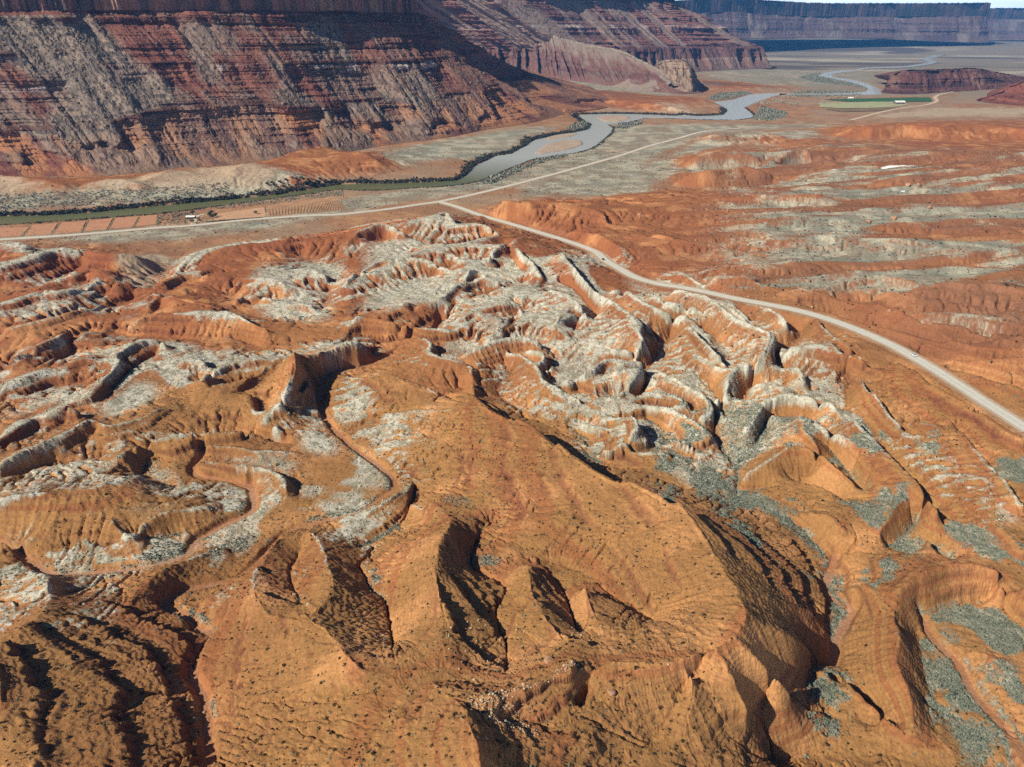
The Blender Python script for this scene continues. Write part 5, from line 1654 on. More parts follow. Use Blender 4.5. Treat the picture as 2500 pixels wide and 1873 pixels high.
F0 = [at_dist(x, y, r) for x, y, r in zip(fx, fy0, rdist)]
F1 = [at_dist(x, y, r + 620) for x, y, r in zip(fx, fy1, rdist)]
FT = [at_dist(x, y, r + 640) for x, y, r in zip(fx, fyt, rdist)]
for d0, d1 in (((120, 200), (30, 160)), ((200, 900), (60, 900)), ((200, 2600), (0, 2600))):
    F0.append(F0[8] + np.array([d0[0], d0[1], 0]))
    F1.append(F1[8] + np.array([d1[0], d1[1], 0]))
F0, F1 = np.array(F0), np.array(F1)
th_far = float(np.median([a[2] - b_[2] for a, b_ in zip(FT, F1)]))


def far_colour(sm, zz, T, wall, lay, k, d):
    t, tal = T[..., 0], T[..., 1]
    n = fbm(sm / 160, zz / 120, 4, 901)
    c = np.empty(sm.shape + (3,), np.float32)
    c[:] = (0.130, 0.085, 0.085)
    c = mixc(c, (0.075, 0.050, 0.055), sstep(0.48, 0.62, lay) * 0.7)
    c = mixc(c, (0.240, 0.205, 0.180), tal * 0.6 * sstep(0.35, 0.6, n))
    c = mixc(c, (0.075, 0.052, 0.054), sstep(0.26, 0.29, t) * sstep(0.42, 0.38, t) * 0.5)
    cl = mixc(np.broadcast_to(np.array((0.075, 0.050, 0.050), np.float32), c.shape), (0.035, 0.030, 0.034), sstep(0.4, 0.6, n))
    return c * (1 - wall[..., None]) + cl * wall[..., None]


PR_F = [(0, 0), (0.30, 0.22), (0.34, 0.40), (0.66, 0.66), (1, 1)]
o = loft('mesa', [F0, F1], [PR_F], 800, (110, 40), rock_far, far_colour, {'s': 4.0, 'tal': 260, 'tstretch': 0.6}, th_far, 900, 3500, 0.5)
tag(o, 'long dark blue mesa with a sheer rim on the skyline', 'mesa', kind='structure')
B0 = [at_dist(x, y, r) for x, y, r in ((2330, 98, 13000), (2500, 96, 13300), (2700, 98, 13700), (3100, 96, 14500))]
B1 = [at_dist(x, y, r + 900) for x, y, r in ((2330, 48, 13000), (2500, 48, 13300), (2700, 50, 13700), (3100, 50, 14500))]
o = loft('mesa', [np.array(B0), np.array(B1)], [PR_F], 260, (60, 24), rock_far, far_colour, {'s': 5.5, 'tal': 300, 'tstretch': 0.6}, 150, 950, 3000, 0.5)
tag(o, 'farther low blue mesa at the right edge behind the rim', 'mesa', kind='structure')
# ------------------------------------------------------------------ small things standing on the ground
def hit(px, py):
    """Where the sight line of a photo pixel first meets the ground."""
    dx, dy, dz = ray(px, py)
    r = np.geomspace(90, 4900, 9000)
    t = r / math.hypot(dx, dy)
    z = H + dz * t
    g_ = height(dx * t, dy * t)
    k = int(np.argmax(z < g_))
    return Vector((dx * t[k], dy * t[k], g_[k]))


def on_ground(v, x, y):
    f = full(v, [(x, y)])[0]
    return hit(f[0], f[1])


elev = (h - H) / RRg
seen = elev >= np.maximum.accumulate(elev, axis=0) - 1e-4
DEP = Y * CP - (h - H) * SP
PX = 1250 + F * X / DEP
PY = 936.5 + F * (-(Y * SP) - (h - H) * CP) / DEP * -1
PY = 936.5 - F * ((Y * SP + (h - H) * CP) / DEP)
vis = seen & (PX > -120) & (PX < 2620) & (PY > 0) & (PY < 1960)
AREA = (RRg * dth) * (RRg / KU)


def scatter(prob, n):
    """n grid places drawn with the given density per square metre, jittered inside their cell."""
    p = (prob * AREA).ravel().astype(np.float64)
    p /= p.sum()
    idx = RNG.choice(p.size, size=n, replace=False, p=p)
    i, j = np.unravel_index(idx, X.shape)
    u = np.clip(i + RNG.uniform(-0.5, 0.5, n), 0, NU - 2)
    v = np.clip(j + RNG.uniform(-0.5, 0.5, n), 0, NT - 2)
    r = R0 * np.exp(u / KU)
    a = v * dth - TH0
    x, y = r * np.sin(a), r * np.cos(a)
    return np.column_stack([x, y, height(x, y)]), i, j


def tuft(seed, n, squash=0.75, leaf=0.5):
    """A dome of many small leaf faces, unit radius."""
    rg = np.random.default_rng(seed)
    V, Fc = [], []
    for k in range(n):
        d = rg.normal(size=3)
        d /= np.linalg.norm(d)
        d[2] = abs(d[2])
        c = d * rg.uniform(0.45, 0.95)
        c[2] *= squash
        a = rg.normal(size=3)
        a /= np.linalg.norm(a)
        b_ = np.cross(a, d)
        b_ /= np.linalg.norm(b_) + 1e-6
        s = leaf * rg.uniform(0.5, 1.0)
        o_ = len(V)
        V += [c - a * s * 0.5, c + b_ * s * 0.35, c + a * s * 0.5, c - b_ * s * 0.35]
        Fc.append((o_, o_ + 1, o_ + 2, o_ + 3))
    return np.array(V), np.array(Fc)


def stone(seed, cuts=9):
    """A broken block: an icosphere flattened by random planes."""
    bm = bmesh.new()
    bmesh.ops.create_icosphere(bm, subdivisions=2, radius=1.0)
    V = np.array([v.co for v in bm.verts])
    Fc = np.array([[v.index for v in f.verts] for f in bm.faces])
    bm.free()
    rg = np.random.default_rng(seed)
    for k in range(cuts):
        d = rg.normal(size=3)
        d /= np.linalg.norm(d)
        lim = rg.uniform(0.45, 0.8)
        o_ = V @ d - lim
        V = V - np.maximum(o_, 0)[:, None] * d
    V += rg.normal(size=V.shape) * 0.03
    V *= np.array([1.0, rg.uniform(0.7, 1.0), rg.uniform(0.55, 0.8)])
    return V, Fc


def crowd(name, protos, pts, size, mat, label, sink=0.1, cat='scrub'):
    """Uncountable small things: one mesh."""
    VV, FF = [], []
    off = 0
    n = len(pts)
    ang = RNG.uniform(0, 6.28, n)
    which = RNG.integers(0, len(protos), n)
    for q, (V0, F0_) in enumerate(protos):
        sel = np.where(which == q)[0]
        if len(sel) == 0:
            continue
        c, s = np.cos(ang[sel])[:, None], np.sin(ang[sel])[:, None]
        sz = size[sel][:, None]
        x = (V0[None, :, 0] * c - V0[None, :, 1] * s) * sz + pts[sel][:, 0:1]
        y = (V0[None, :, 0] * s + V0[None, :, 1] * c) * sz + pts[sel][:, 1:2]
        z = (V0[None, :, 2] - sink) * sz + pts[sel][:, 2:3]
        VV.append(np.stack([x, y, z], -1).reshape(-1, 3))
        FF.append((F0_[None] + (np.arange(len(sel)) * len(V0))[:, None, None] + off).reshape(-1, F0_.shape[1]))
        off += len(sel) * len(V0)
    o = mesh_np(name, np.concatenate(VV), np.concatenate(FF), mat)
    tag(o, label, cat, None, 'stuff')
    return o


m_shrub = surf('dark desert shrub', (0.034, 0.032, 0.020), var=0.35, scale=1.3)
m_sage = surf('sagebrush', (0.150, 0.185, 0.145), var=0.4, scale=0.9)
m_sage2 = surf('silver sagebrush', (0.225, 0.245, 0.205), var=0.35, scale=0.9)
m_stone = surf('pale sandstone', (0.52, 0.40, 0.28), var=0.2, scale=2.0, bump=0.05)
m_rock = surf('rust boulder', (0.40, 0.235, 0.150), var=0.25, scale=0.8, bump=0.1)
m_tam = surf('tamarisk', (0.050, 0.055, 0.050), var=0.5, scale=0.12)
m_tamp = surf('grey willow', (0.215, 0.230, 0.195), var=0.4, scale=0.12)
m_wood = surf('grey bark', (0.16, 0.12, 0.09), var=0.2, scale=1.0)
m_cotton = surf('bare pale cottonwood twigs', (0.42, 0.40, 0.31), var=0.25, scale=0.2)
m_juni = surf('juniper green', (0.040, 0.058, 0.035), var=0.35, scale=0.5)

tufts = [tuft(s, 26, 0.8, 0.8) for s in (1, 2, 3, 4)]
small_t = [tuft(s, 9, 0.8, 1.15) for s in (5, 6, 7, 8)]
stones = [stone(s) for s in (1, 2, 3, 4, 5)]
bm = bmesh.new()
bmesh.ops.create_icosphere(bm, subdivisions=1, radius=1.0)
PV = np.array([v.co for v in bm.verts])
PF = np.array([[v.index for v in f.verts] for f in bm.faces])
bm.free()
pebbles = [(PV * np.random.default_rng(s).uniform(0.65, 1.1, (len(PV), 1)) * np.array([1, 0.8, 0.65]), PF) for s in (1, 2, 3)]

# shrubs dotted over the bare slopes
clear = vis & (wash_m < 0.2) & (road_m < 0.2) & (wetb < 0.1)
patch = 0.5 + 0.9 * sstep(0.42, 0.62, fbm(X / 26, Y / 26, 3, 601))
slopeok = sstep(1.0, 0.5, g2)
dens = clear * patch * slopeok * (RRg < 520) * (0.35 + 0.65 * sstep(0.0, -0.5, rill)) * (1 - 0.6 * np.clip(vg + sg, 0, 1))
pts, ii, jj = scatter(dens * (PY > 900) + 1e-12 * clear, 13000)
rad = np.random.default_rng(5).gamma(5, 0.052, len(pts)) + 0.12
show = rad / np.linalg.norm(pts - np.array([0, 0, H]), axis=1)
inframe = (PX[ii, jj] > 8) & (PX[ii, jj] < 2492) & (PY[ii, jj] < 1865)
order = np.argsort(-(show * inframe))
first = order[:290]
rest = RNG.permutation(order[290:])
protos = []
for k, (V0, F0_) in enumerate(tufts):
    protos.append(mesh_np('desert_shrub', V0, F0_, m_shrub))
for n_, k in enumerate(first):
    o = protos[n_] if n_ < 4 else protos[n_ % 4].copy()
    if n_ >= 4:
        C.objects.link(o)
    o.location = (pts[k, 0], pts[k, 1], pts[k, 2] - 0.1 * rad[k])
    o.rotation_euler = (0, 0, float(RNG.uniform(0, 6.28)))
    s_ = float(rad[k]) * 1.15
    o.scale = (s_, s_, s_ * float(RNG.uniform(0.8, 1.15)))
    tag(o, 'small dark round shrub dotting the bare orange foreground slopes', 'shrub', 'dark shrubs on the foreground slopes')
crowd('scrub', small_t, pts[rest[:9500]], rad[rest[:9500]] * 1.1, m_shrub, 'small dark shrubs scattered over the farther slopes')
crowd('scrub', small_t, pts[rest[9500:]], rad[rest[9500:]] * 1.2, m_sage, 'small dull green shrubs scattered over the slopes')
# sagebrush in the hollows
dens = clear * np.clip(sg, 0, 1) * (RRg < 560)
pts, ii, jj = scatter(dens + 1e-12 * clear, 22000)
crowd('sagebrush', small_t, pts[:12000], RNG.gamma(4, 0.085, 12000) + 0.12, m_sage, 'dull green sagebrush filling the hollows and wash banks')
crowd('sagebrush', small_t, pts[12000:], RNG.gamma(4, 0.075, 10000) + 0.10, m_sage2, 'silvery sagebrush filling the hollows and wash banks')
# dark shrubs on the flats and rolling slopes to the right
dens = clear * (RRg > 480) * (RRg < 1500) * (0.2 + sg + 0.5 * patch)
pts, ii, jj = scatter(dens, 9000)
crowd('scrub', small_t, pts, RNG.gamma(5, 0.13, len(pts)) + 0.25, m_shrub, 'dark brush speckling the flats and rolling slopes')
# bunch grass tussocks on the pale ridges
dens = clear * vg * (RRg < 900)
pts, ii, jj = scatter(dens + 1e-12 * clear, 14000)
m_grass = surf('dry bunch grass', (0.50, 0.47, 0.36), var=0.3, scale=0.7)
crowd('bunch_grass', small_t, pts, RNG.gamma(6, 0.06, len(pts)) + 0.2, m_grass, 'pale dry bunch grass on the ridge tops', cat='grass')

# stones
def put_stone(p, size, label, group, mat_first=m_stone, kind=[0]):
    V0, F0_ = stones[kind[0] % 5]
    kind[0] += 1
    o = mesh_np('boulder', V0, F0_, mat_first)
    o.location = (p.x, p.y, p.z + 0.25 * size)
    o.rotation_euler = (0, 0, random.uniform(0, 6.28))
    o.scale = (size, size, size)
    tag(o, label, 'boulder', group)
    return o


BIG = [('A3', 1462, 1196, 5.0, 'wide pale slab boulder below the white snow patches'), ('A3', 1535, 1190, 3.4, 'smaller pale boulder right of the wide slab below the snow'),
       ('A3', 1604, 1340, 4.2, 'rounded tan boulder standing alone on the red slope'), ('A3', 1370, 1412, 4.6, 'flat pale oval boulder on the sage slope'),
       ('A3', 1212, 1434, 3.6, 'dark sided boulder left of the flat pale oval one'), ('A2', 1924, 1382, 2.6, 'round pale boulder perched on the red badlands crest, upper of two'),
       ('A2', 1928, 1400, 2.0, 'round pale boulder on the red badlands crest, lower of two'), ('B3', 2125, 12, 2.8, 'pinkish boulder pile top at the upper right edge of the slope'),
       ('B3', 1345, 370, 1.8, 'pale tan boulder on the grey slope above the road'), ('B3', 850, 348, 1.1, 'small pale boulder beside the road verge'),
       ('C1', 1890, 533, 0.85, 'white boulder in the small shaded bowl, left of two'), ('C1', 1983, 595, 0.80, 'white boulder in the small shaded bowl, right of two'),
       ('C2', 302, 541, 0.6, 'white stone lying in the sage hollow between two spurs'), ('C2', 318, 557, 0.45, 'second smaller white stone in the sage hollow'),
       ('C1', 1995, 1204, 0.42, 'lone white stone on the wide bare foreground slope'), ('C1', 608, 376, 0.7, 'white stone on the bank of the sandy wash'),
       ('C1', 1310, 1290, 0.6, 'white stone in the narrow dark gully'), ('B1', 1892, 1465, 1.0, 'pinkish boulder on the orange flat beside the wash'),
       ('C2', 938, 1455, 0.7, 'pale stone on the purple slope under the rim'), ('C2', 2110, 985, 0.5, 'white stone on the curved bare slope at lower right'),
       ('C2', 1740, 1165, 1.6, 'dark orange boulder at the cliff foot'), ('C2', 1345, 960, 1.7, 'flat orange caprock boulder on top of the knob')]
for v, x, y, s_, lb in BIG:
    put_stone(on_ground(v, x, y), s_, lb, None, m_rock if s_ > 1.5 else m_stone)
# white stones strewn along the rim and in the bowls
rimpoly = [('C2', [(820, 1260), (1050, 1180), (1290, 1090), (1400, 1000), (1560, 950), (1560, 1010), (1480, 1050), (1290, 1130), (1080, 1240), (1290, 1400), (1240, 1440), (960, 1420), (830, 1340)])]
zone = np.zeros(X.shape, bool)
for v, p in rimpoly:
    zone |= inside(poly2(v, p, 58))
bowl = np.zeros(X.shape, bool)
for v, p in (('C2', [(60, 950), (120, 760), (420, 620), (600, 900), (420, 1020)]), ('C2', [(620, 1000), (720, 700), (1100, 620), (1400, 920), (1150, 1120), (850, 1200)]), ('C2', [(1480, 850), (1480, 600), (1680, 720), (2000, 760), (1900, 900)])):
    bowl |= inside(poly2(v, p, 50))
prob = (zone * 1.0 + bowl * 0.06) * vis
pts, ii, jj = scatter(prob + 1e-12 * vis, 750)
sz = RNG.gamma(3, 0.055, len(pts)) + 0.07
order = np.argsort(-sz * (PX[ii, jj] > 0))
n_ind = 130
sp = [mesh_np('stone', V0, F0_, m_stone) for V0, F0_ in stones]
for n_, k in enumerate(order[:n_ind]):
    o = sp[n_] if n_ < 5 else sp[n_ % 5].copy()
    if n_ >= 5:
        C.objects.link(o)
    o.location = (pts[k, 0], pts[k, 1], pts[k, 2] + 0.2 * sz[k])
    o.rotation_euler = (0, 0, float(RNG.uniform(0, 6.28)))
    o.scale = (float(sz[k]),) * 3
    tag(o, 'small pale stone strewn about the cliff rim and the bowls above it', 'stone', 'pale stones around the cliff rim')
crowd('rubble', pebbles, pts[order[n_ind:]], sz[order[n_ind:]], m_stone, 'pale pebbles strewn about the cliff rim', 0.0, 'rubble')
# fallen blocks on the rolling right slopes
prob = vis * (RRg > 420) * (RRg < 1500) * (X > 120) * (road_m < 0.1) * sstep(0.50, 0.68, fbm(X / 90, Y / 60, 3, 611)) * (wetb < 0.1) * (base > 8)
pts, ii, jj = scatter(prob, 1700)
sz = RNG.gamma(2.2, 0.28, len(pts)) + 0.25
order = np.argsort(-sz)
sp = [mesh_np('boulder', V0, F0_, m_rock) for V0, F0_ in stones]
for n_, k in enumerate(order[:120]):
    o = sp[n_] if n_ < 5 else sp[n_ % 5].copy()
    if n_ >= 5:
        C.objects.link(o)
    o.location = (pts[k, 0], pts[k, 1], pts[k, 2] + 0.2 * sz[k])
    o.rotation_euler = (0, 0, float(RNG.uniform(0, 6.28)))
    o.scale = (float(sz[k]),) * 3
    tag(o, 'tan fallen block scattered on the rolling slopes beyond the branch road', 'boulder', 'tan blocks on the slopes beyond the branch road')
crowd('rubble', pebbles, pts[order[120:]], sz[order[120:]], m_rock, 'small tan blocks scattered on the rolling slopes', 0.0, 'rubble')

# rubble on the talus of the great cliff
def cliff_rubble(o, ns, r0_, r1_, n, mean, label):
    me = o.data
    V0 = np.empty(len(me.vertices) * 3, np.float32)
    me.vertices.foreach_get('co', V0)
    G = V0.reshape(-1, ns, 3)
    i = RNG.integers(r0_, r1_, n)
    j = RNG.integers(0, int(ns * 0.84), n)
    P = G[i, j]
    keep = fbm(j / 22.0, i / 60.0, 3, 515) > 0.47
    P = P[keep]
    crowd('rubble', pebbles, P, RNG.gamma(1.6, mean, len(P)) + 0.5, m_talus, label, 0.0, 'rubble')


m_talus = surf('talus block', (0.21, 0.160, 0.125), var=0.3, scale=0.15)
for o in [o for o in C.objects if o.name == 'cliff']:
    cliff_rubble(o, 1500, 60, 440, 9000, 0.75, 'fallen blocks covering the talus of the great cliff')

# brush along the river banks
def bank_pts(P, n, reach, seed, lift=0.0, span=(0, 1), side=1):
    rg = np.random.default_rng(seed)
    Q = spline(np.column_stack([P, np.zeros(len(P))]), 8)[:, :2]
    W_ = ground_pt(Q[:, 0], Q[:, 1], 0.0)
    s = np.r_[0, np.cumsum(np.linalg.norm(np.diff(W_[:, :2], axis=0), axis=1))]
    t = rg.uniform(span[0], span[1], n) * s[-1]
    x, y = np.interp(t, s, W_[:, 0]), np.interp(t, s, W_[:, 1])
    dx_, dy_ = np.gradient(W_[:, 0]), np.gradient(W_[:, 1])
    nx, ny = np.interp(t, s, -dy_), np.interp(t, s, dx_)
    l = np.hypot(nx, ny) + 1e-6
    wv = 0.45 + 0.8 * fbm(t / 60, t * 0, 2, seed)
    d = np.abs(rg.normal(0, 0.5, n)) * reach * wv * side
    x, y = x + nx / l * d, y + ny / l * d
    p = np.column_stack([x, y, np.maximum(height(x, y), -0.6)])
    iu, it = cells(x, y)
    iu = np.clip(np.rint(iu).astype(int), 0, NU - 1)
    it = np.clip(np.rint(it).astype(int), 0, NT - 1)
    ok = wetb[iu, it] < 0.4
    return p[ok]


bush = [tuft(s, 16, 1.0, 0.95) for s in (21, 22, 23)]
p = np.vstack([bank_pts(north, 5200, 17, 31, span=(0.0, 0.75), side=1), bank_pts(south, 3000, 9, 32, span=(0.0, 0.8), side=-1)])
pn = len(bank_pts(north, 5200, 17, 31, span=(0.0, 0.75), side=1))
crowd('thicket', bush, p, (RNG.gamma(8, 0.27, len(p)) + 0.6) * np.where(np.arange(len(p)) < pn, 1.0, 0.5), m_tam, 'dark tamarisk thicket lining the river banks', 0.0, 'thicket')
zone = np.zeros(X.shape, bool)
for v, pl_ in (('A3', [(180, 640), (260, 605), (400, 596), (470, 600), (330, 636), (220, 650)]), ('A3', [(690, 600), (900, 585), (1150, 590), (1180, 610), (900, 625), (700, 620)]),
               ('A3', [(760, 500), (900, 470), (960, 505), (1150, 550), (1200, 570), (1000, 545), (850, 530)]), ('A3', [(460, 770), (520, 690), (680, 720), (680, 760), (560, 780)]),
               ('A2', [(1460, 840), (1500, 800), (1600, 785), (1600, 830)]), ('A2', [(1770, 825), (1800, 800), (1950, 780), (1940, 800), (1840, 830)]),
               ('A2', [(880, 1190), (1100, 1095), (1260, 1030), (1500, 990), (1300, 1050), (1100, 1130), (960, 1190)])):
    zone |= inside(poly2(v, pl_, 0))
prob = zone * (wetb < 0.3)
pts, ii, jj = scatter(prob + 1e-12 * vis, 4200)
crowd('thicket', bush, pts, RNG.gamma(8, 0.36, len(pts)) + 0.8, m_tamp, 'grey blue willow scrub on the river flats', 0.0, 'thicket')
zone = inside(poly2('A1', [(-200, 1290), (500, 1270), (1100, 1240), (1500, 1220), (1500, 1250), (1000, 1300), (500, 1340), (-200, 1370)], 0)) | inside(poly2('A1', [(1020, 1385), (1240, 1360), (1240, 1440), (1010, 1455)], 0)) | inside(poly2('A1', [(1380, 1330), (2200, 1215), (2212, 1260), (1380, 1350)], 0))
prob = zone * (wetb < 0.3) * (road_m < 0.2)
pts, ii, jj = scatter(prob + 1e-12 * vis, 1300)
crowd('thicket', bush, pts, RNG.gamma(7, 0.17, len(pts)) + 0.4, m_tamp, 'grey scrub on the flat behind the river bank', 0.0, 'thicket')


# trees: tapered trunk with limbs, crown of many leaf clumps
def tube(P, rad, sides=6):
    P = np.asarray(P, float)
    V, Fc = [], []
    for i, p in enumerate(P):
        d = P[min(i + 1, len(P) - 1)] - P[max(i - 1, 0)]
        d /= np.linalg.norm(d)
        a = np.cross(d, (0.31, 0.9, 0.2))
        a /= np.linalg.norm(a)
        b_ = np.cross(d, a)
        for q in range(sides):
            t = 6.2832 * q / sides
            V.append(p + rad[i] * (math.cos(t) * a + math.sin(t) * b_))
    for i in range(len(P) - 1):
        for q in range(sides):
            Fc.append((i * sides + q, i * sides + (q + 1) % sides, (i + 1) * sides + (q + 1) % sides, (i + 1) * sides + q))
    return np.array(V), np.array(Fc)


def tree_meshes(seed, ht, wd, leaf, n):
    rg = np.random.default_rng(seed)
    V, Fc = tube([(0, 0, -0.3), (0.1, 0, ht * 0.3), (0.0, 0.15, ht * 0.62)], [ht * 0.045, ht * 0.032, ht * 0.014])
    VV, FF, off = [V], [Fc], len(V)
    ends = []
    for k in range(6):
        a = k * 1.05 + rg.uniform(-0.3, 0.3)
        e = np.array([math.cos(a) * wd * 0.7, math.sin(a) * wd * 0.7, ht * rg.uniform(0.55, 0.85)])
        V, Fc = tube([(0, 0, ht * 0.3), e * np.array([0.45, 0.45, 0.75]), e], [ht * 0.02, ht * 0.013, ht * 0.005], 5)
        VV.append(V)
        FF.append(Fc + off)
        off += len(V)
        ends.append(e)
    LV, LF = [], []
    cl = ends + [np.array([rg.uniform(-.4, .4) * wd, rg.uniform(-.4, .4) * wd, ht * rg.uniform(0.5, 0.95)]) for _ in range(7)]
    for k in range(n):
        c = cl[rg.integers(0, len(cl))] + rg.normal(size=3) * np.array([wd, wd, ht * 0.5]) * 0.24
        a = rg.normal(size=3)
        a /= np.linalg.norm(a)
        b_ = np.cross(a, rg.normal(size=3))
        b_ /= np.linalg.norm(b_)
        s = leaf * rg.uniform(0.5, 1.1)
        o_ = len(LV)
        LV += [c - a * s, c + b_ * s * 0.6, c + a * s, c - b_ * s * 0.6]
        LF.append((o_, o_ + 1, o_ + 2, o_ + 3))
    return (np.concatenate(VV), np.concatenate(FF)), (np.array(LV), np.array(LF))


def make_tree(name, seed, ht, wd, leaf, n, mat):
    (tv, tf), (lv, lf) = tree_meshes(seed, ht, wd, leaf, n)
    e = empty(name, (0, 0, 0))
    mesh_np('trunk', tv, tf, m_wood, parent=e)
    mesh_np('crown', lv, lf, mat, parent=e)
    return e


def dup(e):
    r = e.copy()
    C.objects.link(r)
    for ch in e.children:
        c = ch.copy()
        C.objects.link(c)
        c.parent = r
    return r


def plant_trees(name, spots, seed, ht, wd, leaf, n, mat, label, cat, group, lo=0.8, hi=1.2):
    kinds = [make_tree(name, seed + k, ht, wd, leaf, n, mat) for k in range(3)]
    for i, p in enumerate(spots):
        e = kinds[i] if i < 3 else dup(kinds[i % 3])
        e.location = p
        e.rotation_euler = (0, 0, random.uniform(0, 6.28))
        e.scale = (random.uniform(lo, hi),) * 3
        tag(e, label, cat, group)


sp_ = [(340, 280), (372, 262), (400, 290), (430, 250), (470, 285), (520, 200), (545, 235), (560, 262), (590, 190), (600, 225), (625, 250), (650, 200), (655, 262), (690, 195), (700, 235), (745, 190), (790, 205), (1250, 205), (1330, 205), (1420, 208), (1560, 208), (1150, 262), (2080, 125), (760, 290), (830, 290)]
zf = full('F', [(0, 0)])
spots = []
for x, y in sp_:
    q = ground_pt(1780 + x / 5.027, 200 + (y + 8) / 5.027, 0.5)
    spots.append((q[0], q[1], float(height(q[0], q[1]))))
plant_trees('cottonwood_tree', spots, 41, 11, 6.5, 1.0, 260, m_cotton, 'pale leafless cottonwood among the grove by the far farm', 'tree', 'pale cottonwoods by the far farm')
sp_ = [(1750, 1185), (1762, 1200), (1800, 1180), (1835, 1165), (1880, 1150), (1905, 1160), (1915, 1185), (1960, 1190), (1985, 1170), (2000, 1195), (2060, 1165), (2090, 1180), (1720, 1192), (1860, 1200), (1940, 1150), (2030, 1195)]
spots = [tuple(on_ground('A1', x, y)) for x, y in sp_]
plant_trees('juniper_tree', spots, 51, 4.2, 2.8, 0.55, 220, m_juni, 'dark juniper on the pale slope above the river', 'tree', 'dark junipers above the river')
sp_ = [(820, 500), (850, 470), (790, 540), (870, 590), (960, 555), (540, 690), (330, 730), (350, 490), (2040, 480)]
spots = [tuple(hit(440 + x / 11.06, 480 + y / 11.06)) for x, y in sp_]
plant_trees('shade_tree', spots, 61, 4.6, 3.0, 0.6, 200, m_juni, 'dark leafy tree near the white roofed shed', 'tree', 'dark trees around the shed')
# row of young bushes between road and field
rowp = [tuple(hit(440 + x / 11.06, 480 + y / 11.06)) for x, y in zip(np.linspace(700, 2200, 34), np.interp(np.linspace(700, 2200, 34), [700, 1100, 1500, 2200], [693, 662, 632, 575]))]
rp = [mesh_np('roadside_bush', V0, F0_, m_shrub) for V0, F0_ in tufts]
for i, p in enumerate(rowp):
    o = rp[i] if i < 4 else rp[i % 4].copy()
    if i >= 4:
        C.objects.link(o)
    o.location = p
    o.scale = (1.5, 1.5, 1.7)
    o.rotation_euler = (0, 0, random.uniform(0, 6.28))
    tag(o, 'small dark bush in the even row between field and river road', 'bush', 'row of bushes beside the river road')
# hedge strips between the red plots
m_hedge = surf('dry hedge', (0.33, 0.30, 0.20), var=0.4, scale=0.4)
for (x0, y0, x1, y1), lb in zip(((200, 1458, 140, 1522), (383, 1440, 335, 1510), (566, 1425, 524, 1495), (735, 1405, 694, 1478), (898, 1396, 862, 1462), (1015, 1384, 1003, 1448)),
                                ('leftmost hedge strip between the red plots', 'second hedge strip from the left between the red plots', 'hedge strip left of the plot with a dark square', 'hedge strip right of the plot with a dark square', 'hedge strip before the smallest red plot', 'rightmost hedge strip beside the grey scrub')):
    a, b_ = on_ground('A1', x0, y0), on_ground('A1', x1, y1)
    VV, FF, off = [], [], 0
    for k in range(26):
        p = a.lerp(b_, k / 25)
        V0, F0_ = bush[k % 3]
        s_ = random.uniform(0.9, 1.7)
        VV.append(V0 * s_ + np.array([p.x - a.x + random.uniform(-1.2, 1.2), p.y - a.y, p.z - a.z]))
        FF.append(F0_ + off)
        off += len(V0)
    o = mesh_np('hedge', np.concatenate(VV), np.concatenate(FF), m_hedge)
    o.location = a
    tag(o, lb, 'hedge', 'hedge strips between the red plots')


# ------------------------------------------------------------------ buildings
def box(bm, x0, x1, y0, y1, z0, z1):
    v = [bm.verts.new(p) for p in ((x0, y0, z0), (x1, y0, z0), (x1, y1, z0), (x0, y1, z0), (x0, y0, z1), (x1, y0, z1), (x1, y1, z1), (x0, y1, z1))]
    for f in ((0, 3, 2, 1), (4, 5, 6, 7), (0, 1, 5, 4), (1, 2, 6, 5), (2, 3, 7, 6), (3, 0, 4, 7)):
        bm.faces.new([v[i] for i in f])


def part(name, boxes, mat, parent, prism=None, bevel=0.0):
    bm = bmesh.new()
    for b_ in boxes:
        box(bm, *b_)
    if prism:
        for (x0, x1, prof) in prism:
            a = [bm.verts.new((x0, y, z)) for y, z in prof]
            c = [bm.verts.new((x1, y, z)) for y, z in prof]
            n = len(prof)
            bm.faces.new(a[::-1])
            bm.faces.new(c)
            for i in range(n):
                bm.faces.new((a[i], a[(i + 1) % n], c[(i + 1) % n], c[i]))
        bmesh.ops.recalc_face_normals(bm, faces=bm.faces[:])
    if bevel:
        bmesh.ops.bevel(bm, geom=bm.edges[:], offset=bevel, segments=2, affect='EDGES')
    me = bpy.data.meshes.new(name)
    bm.to_mesh(me)
    bm.free()
    me.materials.append(mat)
    o = bpy.data.objects.new(name, me)
    C.objects.link(o)
    o.parent = parent
    return o


m_white = surf('white roof sheet', (0.78, 0.78, 0.75), rough=0.5, var=0.06, scale=0.3)
m_wall = surf('weathered boards', (0.17, 0.14, 0.12), var=0.25, scale=0.8)
m_lwall = surf('pale plaster', (0.55, 0.52, 0.46), var=0.1, scale=0.5)
m_door = surf('dark door paint', (0.05, 0.05, 0.055), var=0.1)
m_glass = surf('window glass', (0.03, 0.035, 0.04), rough=0.1, var=0.0, spec=0.5)
p = hit(467, 534)
e = empty('shed', p, math.radians(4))
tag(e, 'white roofed open fronted shed between river and road', 'shed')
L2, D2 = 5.2, 3.2
part('wall', [(-L2, L2, D2 - 0.2, D2, -0.5, 2.7), (-L2, -L2 + 0.2, -D2 * 0.3, D2 - 0.203, -0.5, 2.7), (L2 - 0.2, L2, -D2 * 0.3, D2 - 0.203, -0.5, 2.7)], m_wall, e)
part('roof', [], m_white, e, [(-L2 - 0.5, L2 + 0.5, [(-D2 - 0.6, 2.65), (0, 4.0), (D2 + 0.6, 2.65), (D2 + 0.6, 2.82), (0, 4.2), (-D2 - 0.6, 2.82)])])
